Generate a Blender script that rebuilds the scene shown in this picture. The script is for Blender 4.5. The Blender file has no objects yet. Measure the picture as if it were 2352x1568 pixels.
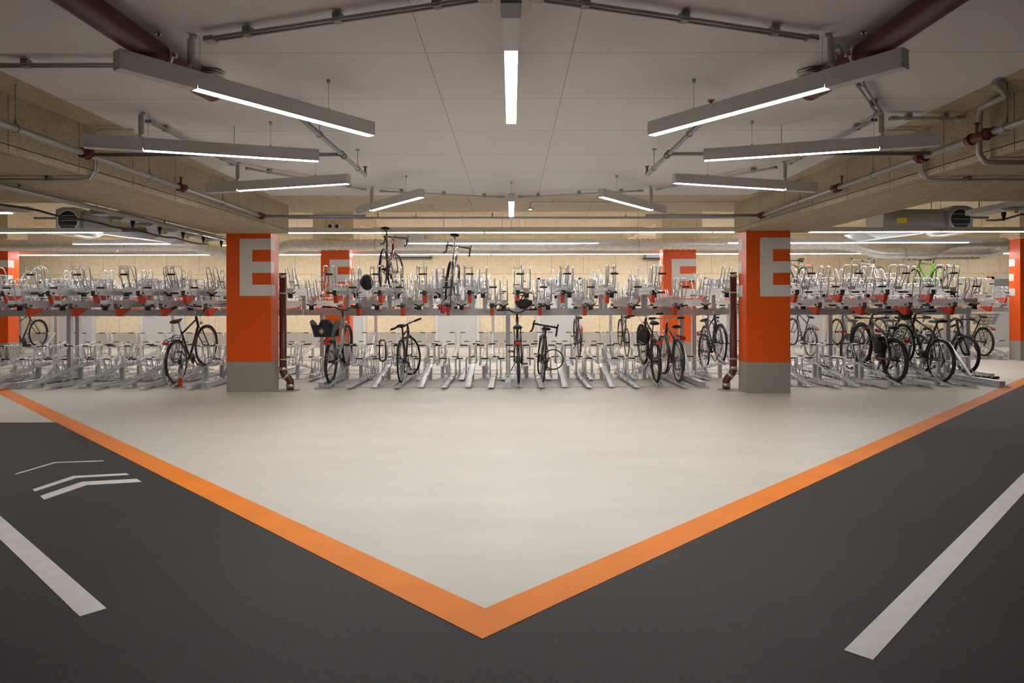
import bpy, math, random
from mathutils import Vector, Matrix, Euler
R = math.radians
PI = math.pi
rnd = random.Random(7)
SC = bpy.context.scene
COL = SC.collection

# ------------------------------------------------------------------ camera, world, exposure
CAM_Z = 1.28
cd = bpy.data.cameras.new('camera')
cd.sensor_fit = 'HORIZONTAL'
cd.sensor_width = 36.0
cd.lens = 24.0
cd.shift_y = -82.0 / 2352.0
cd.shift_x = 1.0 / 2352.0
cd.clip_start = 0.05
cd.clip_end = 100
cam = bpy.data.objects.new('camera', cd)
COL.objects.link(cam)
cam.location = (0, 0, CAM_Z)
cam.rotation_euler = (R(90), R(0.1), 0)
SC.camera = cam

w = bpy.data.worlds.new('world')
w.use_nodes = True
w.node_tree.nodes['Background'].inputs[0].default_value = (0.9, 0.93, 1, 1)
w.node_tree.nodes['Background'].inputs[1].default_value = 0.0
SC.world = w
SC.view_settings.view_transform = 'Standard'
SC.view_settings.look = 'None'
SC.view_settings.gamma = 1.0
SC.view_settings.exposure = 0.17
RING_L = 58.0      # radiance of the ring lamps
STRIP_L = 62.0     # radiance of the long strip lamps over the racks
BACK_L = 20.0      # unseen lamps added behind the camera and over the side aisles

# ------------------------------------------------------------------ materials
def new_mat(name):
    m = bpy.data.materials.new(name)
    m.use_nodes = True
    nt = m.node_tree
    return m, nt, nt.nodes['Principled BSDF']

def lk(nt, a, b):
    nt.links.new(a, b)

def pmat(name, col, rough=0.5, metal=0.0, var=0.0, vscale=20.0, bump=0.0, bscale=200.0, spec=0.5, coat=0.0):
    m, nt, b = new_mat(name)
    b.inputs['Roughness'].default_value = rough
    b.inputs['Metallic'].default_value = metal
    b.inputs['Specular IOR Level'].default_value = spec
    b.inputs['Coat Weight'].default_value = coat
    tc = nt.nodes.new('ShaderNodeTexCoord')
    if var > 0:
        n = nt.nodes.new('ShaderNodeTexNoise'); n.inputs['Scale'].default_value = vscale
        n.inputs['Detail'].default_value = 4
        lk(nt, tc.outputs['Object'], n.inputs['Vector'])
        r = nt.nodes.new('ShaderNodeValToRGB')
        r.color_ramp.elements[0].position = 0.3
        r.color_ramp.elements[1].position = 0.7
        r.color_ramp.elements[0].color = tuple(c * (1 - var) for c in col) + (1,)
        r.color_ramp.elements[1].color = tuple(min(1, c * (1 + var)) for c in col) + (1,)
        lk(nt, n.outputs['Fac'], r.inputs['Fac'])
        lk(nt, r.outputs['Color'], b.inputs['Base Color'])
    else:
        b.inputs['Base Color'].default_value = tuple(col) + (1,)
    if bump > 0:
        n2 = nt.nodes.new('ShaderNodeTexNoise'); n2.inputs['Scale'].default_value = bscale
        lk(nt, tc.outputs['Object'], n2.inputs['Vector'])
        bp = nt.nodes.new('ShaderNodeBump'); bp.inputs['Strength'].default_value = bump
        bp.inputs['Distance'].default_value = 0.01
        lk(nt, n2.outputs['Fac'], bp.inputs['Height'])
        lk(nt, bp.outputs['Normal'], b.inputs['Normal'])
    return m

def emat(name, strength, col=(1.0, 0.985, 0.97)):
    m, nt, b = new_mat(name)
    b.inputs['Base Color'].default_value = (0.9, 0.9, 0.9, 1)
    b.inputs['Emission Color'].default_value = tuple(col) + (1,)
    b.inputs['Emission Strength'].default_value = strength
    return m

def woodwool(name, ax, bw, bh, tint=1.0, off=(0, 0), shift=0.5, grain=0.7):
    """pale wood-wool cement boards; ax picks the two object axes of the face"""
    m, nt, b = new_mat(name)
    b.inputs['Roughness'].default_value = 0.9
    b.inputs['Specular IOR Level'].default_value = 0.2
    tc = nt.nodes.new('ShaderNodeTexCoord')
    sp = nt.nodes.new('ShaderNodeSeparateXYZ'); lk(nt, tc.outputs['Object'], sp.inputs[0])
    cb = nt.nodes.new('ShaderNodeCombineXYZ')
    lk(nt, sp.outputs[ax[0]], cb.inputs[0]); lk(nt, sp.outputs[ax[1]], cb.inputs[1])
    mp = nt.nodes.new('ShaderNodeVectorMath'); mp.operation = 'ADD'
    mp.inputs[1].default_value = (off[0], off[1], 0)
    lk(nt, cb.outputs[0], mp.inputs[0])
    br = nt.nodes.new('ShaderNodeTexBrick')
    br.offset = shift; br.squash = 1.0
    br.inputs['Scale'].default_value = 1.0
    br.inputs['Brick Width'].default_value = bw
    br.inputs['Row Height'].default_value = bh
    br.inputs['Mortar Size'].default_value = 0.003
    br.inputs['Mortar Smooth'].default_value = 0.0
    br.inputs['Bias'].default_value = 0.0
    base = (0.735 * tint, 0.625 * tint, 0.45 * tint)
    br.inputs['Color1'].default_value = (base[0], base[1], base[2], 1)
    br.inputs['Color2'].default_value = (base[0] * .93, base[1] * .92, base[2] * .9, 1)
    br.inputs['Mortar'].default_value = (0.12, 0.085, 0.05, 1)
    lk(nt, mp.outputs[0], br.inputs['Vector'])
    # coarse strands: small dark voids between pale fibres
    n = nt.nodes.new('ShaderNodeTexNoise'); n.inputs['Scale'].default_value = 95
    n.inputs['Detail'].default_value = 5; n.inputs['Roughness'].default_value = 0.75
    lk(nt, tc.outputs['Object'], n.inputs['Vector'])
    r = nt.nodes.new('ShaderNodeValToRGB')
    r.color_ramp.elements[0].position = 0.36; r.color_ramp.elements[0].color = (0.36, 0.31, 0.24, 1)
    r.color_ramp.elements[1].position = 0.5; r.color_ramp.elements[1].color = (1, 1, 1, 1)
    lk(nt, n.outputs['Fac'], r.inputs['Fac'])
    n3 = nt.nodes.new('ShaderNodeTexNoise'); n3.inputs['Scale'].default_value = 9
    n3.inputs['Detail'].default_value = 3
    lk(nt, tc.outputs['Object'], n3.inputs['Vector'])
    r3 = nt.nodes.new('ShaderNodeValToRGB')
    r3.color_ramp.elements[0].position = 0.3; r3.color_ramp.elements[0].color = (0.88, 0.87, 0.85, 1)
    r3.color_ramp.elements[1].position = 0.65; r3.color_ramp.elements[1].color = (1, 1, 1, 1)
    lk(nt, n3.outputs['Fac'], r3.inputs['Fac'])
    mx = nt.nodes.new('ShaderNodeMix'); mx.data_type = 'RGBA'; mx.blend_type = 'MULTIPLY'
    mx.inputs['Factor'].default_value = grain
    lk(nt, br.outputs['Color'], mx.inputs['A']); lk(nt, r.outputs['Color'], mx.inputs['B'])
    mx2 = nt.nodes.new('ShaderNodeMix'); mx2.data_type = 'RGBA'; mx2.blend_type = 'MULTIPLY'
    mx2.inputs['Factor'].default_value = 1.0
    lk(nt, mx.outputs['Result'], mx2.inputs['A']); lk(nt, r3.outputs['Color'], mx2.inputs['B'])
    lk(nt, mx2.outputs['Result'], b.inputs['Base Color'])
    bp = nt.nodes.new('ShaderNodeBump'); bp.inputs['Strength'].default_value = 0.5
    bp.inputs['Distance'].default_value = 0.004
    lk(nt, n.outputs['Fac'], bp.inputs['Height']); lk(nt, bp.outputs['Normal'], b.inputs['Normal'])
    return m

def floor_mat(name, col, rough, speck, var=.07):
    m, nt, b = new_mat(name)
    tc = nt.nodes.new('ShaderNodeTexCoord')
    n = nt.nodes.new('ShaderNodeTexNoise'); n.inputs['Scale'].default_value = 1.3
    n.inputs['Detail'].default_value = 8; n.inputs['Roughness'].default_value = 0.6
    mp = nt.nodes.new('ShaderNodeMapping'); mp.inputs['Scale'].default_value = (0.5, 1.6, 1)
    lk(nt, tc.outputs['Object'], mp.inputs[0]); lk(nt, mp.outputs[0], n.inputs['Vector'])
    r = nt.nodes.new('ShaderNodeValToRGB')
    r.color_ramp.elements[0].position = 0.3; r.color_ramp.elements[0].color = tuple(c * (1 - var) for c in col) + (1,)
    r.color_ramp.elements[1].position = 0.7; r.color_ramp.elements[1].color = tuple(c * (1 + var * .8) for c in col) + (1,)
    lk(nt, n.outputs['Fac'], r.inputs['Fac'])
    n2 = nt.nodes.new('ShaderNodeTexNoise'); n2.inputs['Scale'].default_value = 260
    n2.inputs['Detail'].default_value = 2
    lk(nt, tc.outputs['Object'], n2.inputs['Vector'])
    r2 = nt.nodes.new('ShaderNodeValToRGB')
    r2.color_ramp.elements[0].position = 0.35; r2.color_ramp.elements[0].color = (1 - speck,) * 3 + (1,)
    r2.color_ramp.elements[1].position = 0.6; r2.color_ramp.elements[1].color = (1, 1, 1, 1)
    lk(nt, n2.outputs['Fac'], r2.inputs['Fac'])
    mx = nt.nodes.new('ShaderNodeMix'); mx.data_type = 'RGBA'; mx.blend_type = 'MULTIPLY'
    mx.inputs['Factor'].default_value = 1.0
    lk(nt, r.outputs['Color'], mx.inputs['A']); lk(nt, r2.outputs['Color'], mx.inputs['B'])
    lk(nt, mx.outputs['Result'], b.inputs['Base Color'])
    rr = nt.nodes.new('ShaderNodeMapRange')
    rr.inputs['To Min'].default_value = rough - .06; rr.inputs['To Max'].default_value = rough + .08
    lk(nt, n.outputs['Fac'], rr.inputs['Value']); lk(nt, rr.outputs['Result'], b.inputs['Roughness'])
    bp = nt.nodes.new('ShaderNodeBump'); bp.inputs['Strength'].default_value = 0.25
    bp.inputs['Distance'].default_value = 0.002
    lk(nt, n2.outputs['Fac'], bp.inputs['Height']); lk(nt, bp.outputs['Normal'], b.inputs['Normal'])
    return m, nt, b, mx

M = {}
M['floor'], _, _, _ = floor_mat('beige epoxy floor', (0.63, 0.59, 0.53), 0.46, 0.06)
M['asphalt'], nt, b, mx = floor_mat('dark coated floor', (0.036, 0.033, 0.0335), 0.6, 0.5, .30)
b.inputs['Specular IOR Level'].default_value = 0.22
M['line'] = pmat('orange road paint', (0.86, 0.235, 0.010), 0.5, var=.06, vscale=3, bump=.2, bscale=260, spec=.25)
M['white_paint'] = pmat('white road paint', (0.66, 0.62, 0.60), 0.5, var=.05, vscale=8, bump=.2, bscale=260)
M['wall_wool'] = woodwool('wood wool wall boards', ('X', 'Z'), 0.99, 0.60, 1.10, off=(0.25, 0.14), grain=.28)
M['wool_xy'] = woodwool('wood wool ceiling boards', ('Y', 'X'), 2.4, 0.60, 0.92)
M['wool_yx'] = woodwool('wood wool far ceiling boards', ('X', 'Y'), 1.2, 0.60, 1.05, grain=.4)
M['wool_yz'] = woodwool('wood wool side boards', ('Y', 'Z'), 0.74, 8.0, 0.84, grain=.95)
M['wool_xz'] = woodwool('wood wool front boards', ('X', 'Z'), 1.2, 8.0, 1.1, grain=.4)
M['dado'] = pmat('grey painted dado', (0.42, 0.385, 0.345), 0.6, var=.03, vscale=3)
M['door'] = pmat('light grey door', (0.52, 0.52, 0.52), 0.5, var=.02, vscale=2)
M['door_frame'] = pmat('pale door frame', (0.60, 0.60, 0.60), 0.45, var=.02)
M['door_dark'] = pmat('grey door head panel', (0.25, 0.24, 0.235), 0.5, var=.02)
M['orange'] = pmat('orange column paint', (0.82, 0.105, 0.006), 0.38, var=.03, vscale=4)
M['band'] = pmat('grey column paint', (0.36, 0.335, 0.30), 0.45, var=.03, vscale=4)
M['letter'] = pmat('pale grey letter paint', (0.78, 0.765, 0.73), 0.45, var=.02)
M['steel'] = pmat('galvanised steel', (0.62, 0.64, 0.66), 0.38, metal=0.75, var=.13, vscale=35)
M['tube'] = pmat('bright zinc tube', (0.74, 0.75, 0.76), 0.30, metal=0.8, var=.08, vscale=60)
M['tray'] = pmat('zinc coated tray', (0.70, 0.71, 0.72), 0.34, metal=0.6, var=.08, vscale=30)
M['plate'] = pmat('white end plate', (0.70, 0.71, 0.73), 0.4, var=.04)
M['rubber'] = pmat('black rubber', (0.018, 0.018, 0.018), 0.55, var=.1, vscale=50)
M['red_orange'] = pmat('red orange lacquer', (0.72, 0.062, 0.010), 0.35, var=.03)
M['conduit'] = pmat('grey conduit', (0.52, 0.505, 0.48), 0.42, var=.05, vscale=30)
M['pipe'] = pmat('galvanised sprinkler pipe', (0.36, 0.37, 0.38), 0.40, metal=0.6, var=.1, vscale=40)
M['redpipe'] = pmat('oxide red cast pipe', (0.105, 0.020, 0.014), 0.38, var=.08, vscale=14)
M['coupling'] = pmat('dark red coupling', (0.14, 0.012, 0.012), 0.4, var=.05)
M['brass'] = pmat('copper sprinkler', (0.35, 0.13, 0.06), 0.35, metal=.8, var=.05)
M['clamp'] = pmat('stainless clamp', (0.62, 0.60, 0.55), 0.25, metal=1.0, var=.05)
M['housing'] = pmat('silver lamp housing', (0.72, 0.72, 0.725), 0.45, metal=.15, var=.03)
M['bracket'] = pmat('grey terminal box', (0.27, 0.29, 0.29), 0.5, var=.03)
M['duct'] = pmat('aluminium foil duct', (0.80, 0.78, 0.74), 0.42, metal=.6, var=.12, vscale=12)
M['unit'] = pmat('grey sheet metal unit', (0.34, 0.34, 0.32), 0.4, metal=.5, var=.06)
M['unit_pale'] = pmat('pale unit panel', (0.60, 0.63, 0.64), 0.4, metal=.2, var=.03)
M['black'] = pmat('black plastic', (0.012, 0.012, 0.013), 0.45, var=.1, vscale=40)
M['yellow'] = pmat('yellow clip', (0.75, 0.50, 0.03), 0.5, var=.03)
M['white'] = pmat('white plastic', (0.72, 0.72, 0.70), 0.4, var=.02)
M['shutter'] = pmat('grey shutter box', (0.38, 0.38, 0.38), 0.45, metal=.3, var=.03)
M['sign_red'] = pmat('red sign', (0.55, 0.05, 0.04), 0.45, var=.03)
M['pad'] = pmat('mortar pad', (0.36, 0.33, 0.28), 0.7, var=.1, vscale=20, bump=.3)
M['ring_glow'] = emat('ring lamp diffuser', RING_L)
M['strip_glow'] = emat('strip lamp diffuser', STRIP_L)
M['front_glow'] = emat('front strip diffuser', 20.0)
M['back_glow'] = emat('added unseen lamp diffuser', BACK_L)
M['led'] = emat('sensor light', 12.0, (0.8, 0.9, 1.0))

# white ceiling boards with thin joints
m, nt, b = new_mat('white ceiling boards')
b.inputs['Roughness'].default_value = 0.85
b.inputs['Specular IOR Level'].default_value = 0.2
tc = nt.nodes.new('ShaderNodeTexCoord')
sp = nt.nodes.new('ShaderNodeSeparateXYZ'); lk(nt, tc.outputs['Object'], sp.inputs[0])
def mth(op, a, bv=None, c=None):
    n = nt.nodes.new('ShaderNodeMath'); n.operation = op
    for i, v in enumerate((a, bv, c)):
        if v is None: continue
        if isinstance(v, (int, float)): n.inputs[i].default_value = v
        else: lk(nt, v, n.inputs[i])
    return n.outputs[0]
yy = mth('SUBTRACT', sp.outputs['Y'], 4.05)
yq = mth('PINGPONG', yy, 0.45)
l1 = mth('LESS_THAN', yq, 0.0028)
x1 = mth('LESS_THAN', mth('ABSOLUTE', mth('ADD', sp.outputs['X'], 0.504)), 0.0022)
x2 = mth('LESS_THAN', mth('ABSOLUTE', mth('SUBTRACT', sp.outputs['X'], 0.36)), 0.0022)
ll = mth('MAXIMUM', l1, mth('MAXIMUM', x1, x2))
nz = nt.nodes.new('ShaderNodeTexNoise'); nz.inputs['Scale'].default_value = 0.6; nz.inputs['Detail'].default_value = 3
lk(nt, tc.outputs['Object'], nz.inputs['Vector'])
rz = nt.nodes.new('ShaderNodeValToRGB')
rz.color_ramp.elements[0].position = 0.3; rz.color_ramp.elements[0].color = (0.86, 0.85, 0.84, 1)
rz.color_ramp.elements[1].position = 0.7; rz.color_ramp.elements[1].color = (0.89, 0.88, 0.87, 1)
lk(nt, nz.outputs['Fac'], rz.inputs['Fac'])
mc = nt.nodes.new('ShaderNodeMix'); mc.data_type = 'RGBA'
lk(nt, ll, mc.inputs['Factor']); lk(nt, rz.outputs['Color'], mc.inputs['A'])
mc.inputs['B'].default_value = (0.44, 0.42, 0.40, 1)
lk(nt, mc.outputs['Result'], b.inputs['Base Color'])
M['ceiling'] = m

# ------------------------------------------------------------------ mesh builder
class MB:
    def __init__(s):
        s.v = []; s.f = []; s.mi = []; s.sm = []
    def add(s, vs, fs, mi=0, smooth=False):
        o = len(s.v)
        s.v += [tuple(p) for p in vs]
        for f in fs:
            s.f.append(tuple(i + o for i in f)); s.mi.append(mi); s.sm.append(smooth)
        return s
    def box(s, x0, x1, y0, y1, z0, z1, mi=0):
        vs = [(x0,y0,z0),(x1,y0,z0),(x1,y1,z0),(x0,y1,z0),(x0,y0,z1),(x1,y0,z1),(x1,y1,z1),(x0,y1,z1)]
        return s.add(vs, [(0,3,2,1),(4,5,6,7),(0,1,5,4),(1,2,6,5),(2,3,7,6),(3,0,4,7)], mi)
    def prism(s, pts, axis, a, b, mi=0):
        """2-D polygon extruded along an axis between a and b"""
        n = len(pts); vs = []
        for t in (a, b):
            for p in pts:
                if axis == 'x': vs.append((t, p[0], p[1]))
                elif axis == 'y': vs.append((p[0], t, p[1]))
                else: vs.append((p[0], p[1], t))
        fs = [tuple(range(n))[::-1], tuple(range(n, 2 * n))]
        for i in range(n):
            j = (i + 1) % n
            fs.append((i, j, n + j, n + i))
        return s.add(vs, fs, mi)
    def beam(s, p0, p1, w, h, mi=0):
        """rectangular bar from p0 to p1 (w sideways, h upward)"""
        p0 = Vector(p0); p1 = Vector(p1); d = (p1 - p0).normalized()
        up = Vector((0, 0, 1)) if abs(d.z) < .95 else Vector((0, 1, 0))
        sx = d.cross(up).normalized(); uz = sx.cross(d).normalized()
        vs = []
        for p in (p0, p1):
            for a, b in ((-1,-1),(1,-1),(1,1),(-1,1)):
                vs.append(p + sx * a * w / 2 + uz * b * h / 2)
        return s.add(vs, [(0,1,2,3),(7,6,5,4),(0,4,5,1),(1,5,6,2),(2,6,7,3),(3,7,4,0)], mi)
    def tube(s, pts, r, n=8, mi=0, closed=False, radii=None):
        P = [Vector(p) for p in pts]; m_ = len(P)
        T = []
        for i in range(m_):
            if closed: t = P[(i + 1) % m_] - P[i - 1]
            elif i == 0: t = P[1] - P[0]
            elif i == m_ - 1: t = P[-1] - P[-2]
            else: t = (P[i + 1] - P[i]).normalized() + (P[i] - P[i - 1]).normalized()
            T.append(t.normalized() if t.length > 1e-9 else Vector((0, 0, 1)))
        a = Vector((1, 0, 0)) if abs(T[0].x) < .8 else Vector((0, 0, 1))
        N = (a - T[0] * a.dot(T[0])).normalized()
        vs = []
        for i in range(m_):
            N = (N - T[i] * N.dot(T[i]))
            N = N.normalized() if N.length > 1e-9 else Vector((0, 1, 0))
            B = T[i].cross(N)
            k = 1.0
            if 0 < i < m_ - 1 and not closed:
                c = T[i].dot((P[i + 1] - P[i]).normalized()); k = 1 / max(c, .6)
            rr = radii[i] if radii else r
            for q in range(n):
                an = 2 * PI * q / n
                vs.append(P[i] + (N * math.cos(an) + B * math.sin(an)) * rr * (k if k < 1.3 else 1.3))
        fs = []
        for i in range(m_ if closed else m_ - 1):
            j = (i + 1) % m_
            for q in range(n):
                q2 = (q + 1) % n
                fs.append((i * n + q, i * n + q2, j * n + q2, j * n + q))
        o = len(s.v)
        s.add(vs, fs, mi, True)
        if not closed:
            s.f.append(tuple(o + q for q in range(n))[::-1]); s.mi.append(mi); s.sm.append(False)
            s.f.append(tuple(o + (m_ - 1) * n + q for q in range(n))); s.mi.append(mi); s.sm.append(False)
        return s
    def cyl(s, p0, p1, r, n=16, mi=0):
        return s.tube([p0, p1], r, n, mi)
    def torus(s, c, R_, r, axis='x', n=32, k=8, mi=0, ry=1.0):
        pts = []
        for i in range(n):
            a = 2 * PI * i / n
            u, v = R_ * math.cos(a), R_ * math.sin(a) * ry
            if axis == 'x': pts.append((c[0], c[1] + u, c[2] + v))
            elif axis == 'y': pts.append((c[0] + u, c[1], c[2] + v))
            else: pts.append((c[0] + u, c[1] + v, c[2]))
        return s.tube(pts, r, k, mi, closed=True)
    def ball(s, c, rx, ry, rz, n=14, k=8, mi=0, z0=-1.0):
        """ellipsoid, or its part above z0 (in units of rz)"""
        vs = []; fs = []
        a0 = math.asin(z0)
        for i in range(k + 1):
            a = a0 + (PI / 2 - a0) * i / k
            for q in range(n):
                an = 2 * PI * q / n
                vs.append((c[0] + rx * math.cos(a) * math.cos(an), c[1] + ry * math.cos(a) * math.sin(an), c[2] + rz * math.sin(a)))
        for i in range(k):
            for q in range(n):
                q2 = (q + 1) % n
                fs.append((i * n + q, i * n + q2, (i + 1) * n + q2, (i + 1) * n + q))
        return s.add(vs, fs, mi, True)
    def mesh(s, name, mats):
        me = bpy.data.meshes.new(name)
        me.from_pydata(s.v, [], s.f)
        if not isinstance(mats, (list, tuple)): mats = [mats]
        for m_ in mats: me.materials.append(M[m_] if isinstance(m_, str) else m_)
        me.polygons.foreach_set('material_index', s.mi)
        me.polygons.foreach_set('use_smooth', s.sm)
        me.update()
        return me
    def build(s, name, mats, parent=None, label=None):
        o = bpy.data.objects.new(name, s.mesh(name, mats))
        COL.objects.link(o)
        if parent is not None: o.parent = parent
        if label: o['label'] = label
        return o

def tag(o, label, cat, group=None, kind=None):
    if label: o['label'] = label
    if cat: o['category'] = cat
    if group: o['group'] = group
    if kind: o['kind'] = kind
    return o

def struct(o):
    o['kind'] = 'structure'
    return o

def thing(name, label, cat, loc=(0, 0, 0), rz=0.0, group=None, rot=None):
    o = bpy.data.objects.new(name, None)
    COL.objects.link(o)
    o.empty_display_size = .1
    o.location = loc
    o.rotation_euler = rot if rot else (0, 0, rz)
    return tag(o, label, cat, group)

def inst(name, me, parent, loc=(0, 0, 0), rot=(0, 0, 0), label=None):
    o = bpy.data.objects.new(name, me)
    COL.objects.link(o); o.parent = parent
    o.location = loc; o.rotation_euler = rot
    if label: o['label'] = label
    return o

def copy_tree(o, parent=None):
    c = o.copy(); COL.objects.link(c); c.parent = parent
    for ch in list(o.children): copy_tree(ch, c)
    return c

UN = ['', 'first', 'second', 'third', 'fourth', 'fifth', 'sixth', 'seventh', 'eighth', 'ninth', 'tenth', 'eleventh', 'twelfth',
      'thirteenth', 'fourteenth', 'fifteenth', 'sixteenth', 'seventeenth', 'eighteenth', 'nineteenth']
TE = {20: 'twenty', 30: 'thirty', 40: 'forty', 50: 'fifty', 60: 'sixty', 70: 'seventy'}
TF = {20: 'twentieth', 30: 'thirtieth', 40: 'fortieth', 50: 'fiftieth', 60: 'sixtieth', 70: 'seventieth'}
def nth(n):
    if n < 20: return UN[n]
    t = n // 10 * 10
    return TF[t] if n == t else TE[t] + '-' + UN[n - t]

# ------------------------------------------------------------------ the shell
W = 18.0
YB, YF = -8.0, 21.1
ZL = CAM_Z + 1.20      # lamp diffusers
ZC = CAM_Z + 1.50      # white ceiling
ZB = CAM_Z + 1.085     # underside of the low beams
ZH = CAM_Z + 2.18      # high ceiling of the rack hall

struct(MB().box(-W, W, YB, YF, -0.2, 0).build('floor', 'floor'))
AX = -0.115
struct(MB().prism([(AX, 2.62), (AX - 4.92, 7.54), (-W, 7.54), (-W, YB), (W, YB), (W, 13.6), (AX + 10.98, 13.6)], 'z', 0.0, 0.0015).build('floor_coating', 'asphalt'))

# far wall: boards above a painted dado
struct(MB().box(-W, W, YF, YF + .2, 0.457, ZH + .1).build('wall_far', 'wall_wool'))
struct(MB().box(-W, W, YF - .012, YF + .2, 0, 0.457).build('trim_1', 'dado'))
struct(MB().box(-W - .2, -W, YB, YF, 0, ZH + .1).build('wall_left', 'wool_yz'))
struct(MB().box(W, W + .2, YB, YF, 0, ZH + .1).build('wall_right', 'wool_yz'))
struct(MB().box(-W, W, YB - .2, YB, 0, ZH + .1).build('wall_back', 'wool_xz'))
# ceilings
struct(MB().box(-3.25, 3.25, YB, 9.26, ZC, ZC + .12).build('ceiling', 'ceiling'))
struct(MB().box(-W, W, 7.1, YF + .2, ZH, ZH + .1).build('ceiling', 'wool_yx'))
struct(MB().box(-4.43, 4.43, 9.26, 10.94, ZC, ZH).build('ceiling', ['wool_yx']))
def side_slab(sg):
    mb = MB()
    # strip of boards between the white ceiling and the beam
    p = [(sg * 3.25, YB), (sg * 4.1, YB), (sg * 3.62, 9.26), (sg * 3.25, 9.26)]
    mb.prism(p, 'z', ZC, ZC + .12, 0)
    struct(mb.build('ceiling', 'wool_xy'))
    mb = MB()
    p = [(-W, YB), (-4.03, YB), (-3.55, 4.7), (-3.33, 10.2), (-4.43, 10.2), (-4.43, 7.15), (-W, 7.15)]
    p = [(x * -sg, y) for x, y in p]
    n = len(p)
    vs = [(x, y, ZB) for x, y in p] + [(x, y, ZH) for x, y in p]
    mb.add(vs, [tuple(range(n))], 0)
    for i in range(n):
        j = (i + 1) % n
        alongx = abs(p[i][1] - p[j][1]) < .01
        mb.add([vs[i], vs[j], vs[n + j], vs[n + i]], [(0, 1, 2, 3)], 2 if alongx else 1)
    struct(mb.build('ceiling_beam', ['wool_xy', 'wool_yz', 'wool_xz']))
    # board joint line running just above the lower edge
    jl = MB()
    for i in range(2):
        a, c = [(-4.03, YB), (-3.55, 4.7), (-3.33, 10.2)][i:i + 2]
        jl.beam((-sg * a[0] - sg * .001, a[1], ZB + .055), (-sg * c[0] - sg * .001, c[1], ZB + .055), .004, .006)
    struct(jl.build('trim_2', 'rubber'))
side_slab(-1); side_slab(1)

# ------------------------------------------------------------------ columns
def column(x0, x1, y0, y1, top, label, e_top, sx, visible_back=True):
    """orange column, grey foot band, a letter E wrapping each end; sx = side the front letter wraps to is always +x"""
    cx, cy = (x0 + x1) / 2, (y0 + y1) / 2
    t = thing('column', label, 'column', (cx, cy, 0), 0, 'orange columns')
    hx, hy = (x1 - x0) / 2, (y1 - y0) / 2
    b1 = MB().box(-hx, hx, -hy, hy, 0.45, top).build('shaft', 'orange', t)
    MB().box(-hx - .001, hx + .001, -hy - .001, hy + .001, 0, 0.45).build('foot_band', 'band', t)
    e = .0025
    a = MB()
    th, gap = .168, .176
    zt = e_top
    def row(xa, xb, k):
        z1 = zt - k * (th + gap); return z1 - th, z1
    xs = -hx + .20
    # front face
    a.box(xs, xs + .188, -hy - e, -hy, zt - 3 * th - 2 * gap, zt)
    for k in range(3):
        z0, z1 = row(0, 0, k)
        a.box(xs + .188, hx + e, -hy - e, -hy, z0, z1)
        a.box(hx, hx + e, -hy - e, -hy + (.185 if k != 1 else .15), z0, z1)
    a.build('painted_letter', 'letter', t, 'pale grey letter E wrapping the right corner')
    b = MB()
    b.box(-xs - .188, -xs, hy, hy + e, zt - 3 * th - 2 * gap, zt)
    for k in range(3):
        z0, z1 = row(0, 0, k)
        b.box(-hx - e, -xs - .188, hy, hy + e, z0, z1)
        b.box(-hx - e, -hx, hy - (.185 if k != 1 else .15), hy + e, z0, z1)
    b.build('painted_letter', 'letter', t, 'pale grey letter E wrapping the back corner')
    return t
column(-4.257, -3.594, 10.19, 10.53, ZB, 'near orange column with a large pale E, left of the open floor', 2.29, 1)
column(3.415, 4.055, 9.93, 10.27, ZB, 'near orange column with a large pale E, right of the open floor', 2.265, 1)
column(-4.386, -3.725, 15.7, 16.05, CAM_Z + 1.53, 'far orange column seen behind the racks, left of the maroon bicycle', 2.35, 1)
column(3.485, 4.245, 15.7, 16.05, CAM_Z + 1.53, 'far orange column seen behind the racks, beside the right drainpipe', 2.35, 1)
column(-12.24, -11.58, 15.7, 16.05, CAM_Z + 1.53, 'far orange column cut by the left edge of the photo', 2.35, 1)
column(11.70, 12.36, 15.7, 16.05, CAM_Z + 1.53, 'far orange column cut by the right edge of the photo', 2.35, 1)
for cx in (-4.05, 3.87, -11.9, 12.0):
    struct(MB().box(cx - .46, cx + .46, 15.5, 16.15, CAM_Z + 1.53, ZH).build('ceiling_beam', 'wool_xz'))
    struct(MB().box(cx - .46, cx + .46, 16.15, YF, CAM_Z + 1.95, ZH).build('ceiling_beam', 'wool_xz'))

for x, z, l in ((-4.02, 1.27, 'white sheet with a red ring on the far left column'), (3.93, 1.12, 'narrow white sheet on the far column beside the right drainpipe')):
    t = thing('column_sign', l, 'sign', (x, 15.70, z), 0)
    MB().box(-.085, .085, -.006, -.003, 0, .16).build('sign_sheet', 'white', t)
    if x < 0: MB().torus((.03, -.007, .05), .025, .004, 'y', 20, 5).build('sign_ring', 'sign_red', t)
# two round loudspeakers on the boxed column head
for i, x in enumerate((-4.09, -3.935)):
    t = thing('wall_speaker', ['left one of two round white speakers on the boxed column head', 'right one of two round white speakers on the boxed column head'][i],
              'speaker', (x, 15.5, CAM_Z + 1.80), 0, 'round speakers on the column head')
    MB().cyl((0, 0, 0), (0, -.12, 0), .062, 20).build('speaker_body', 'white', t)
    MB().cyl((0, -.12, 0), (0, -.124, 0), .044, 20).build('speaker_grille', 'black', t)

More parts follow.
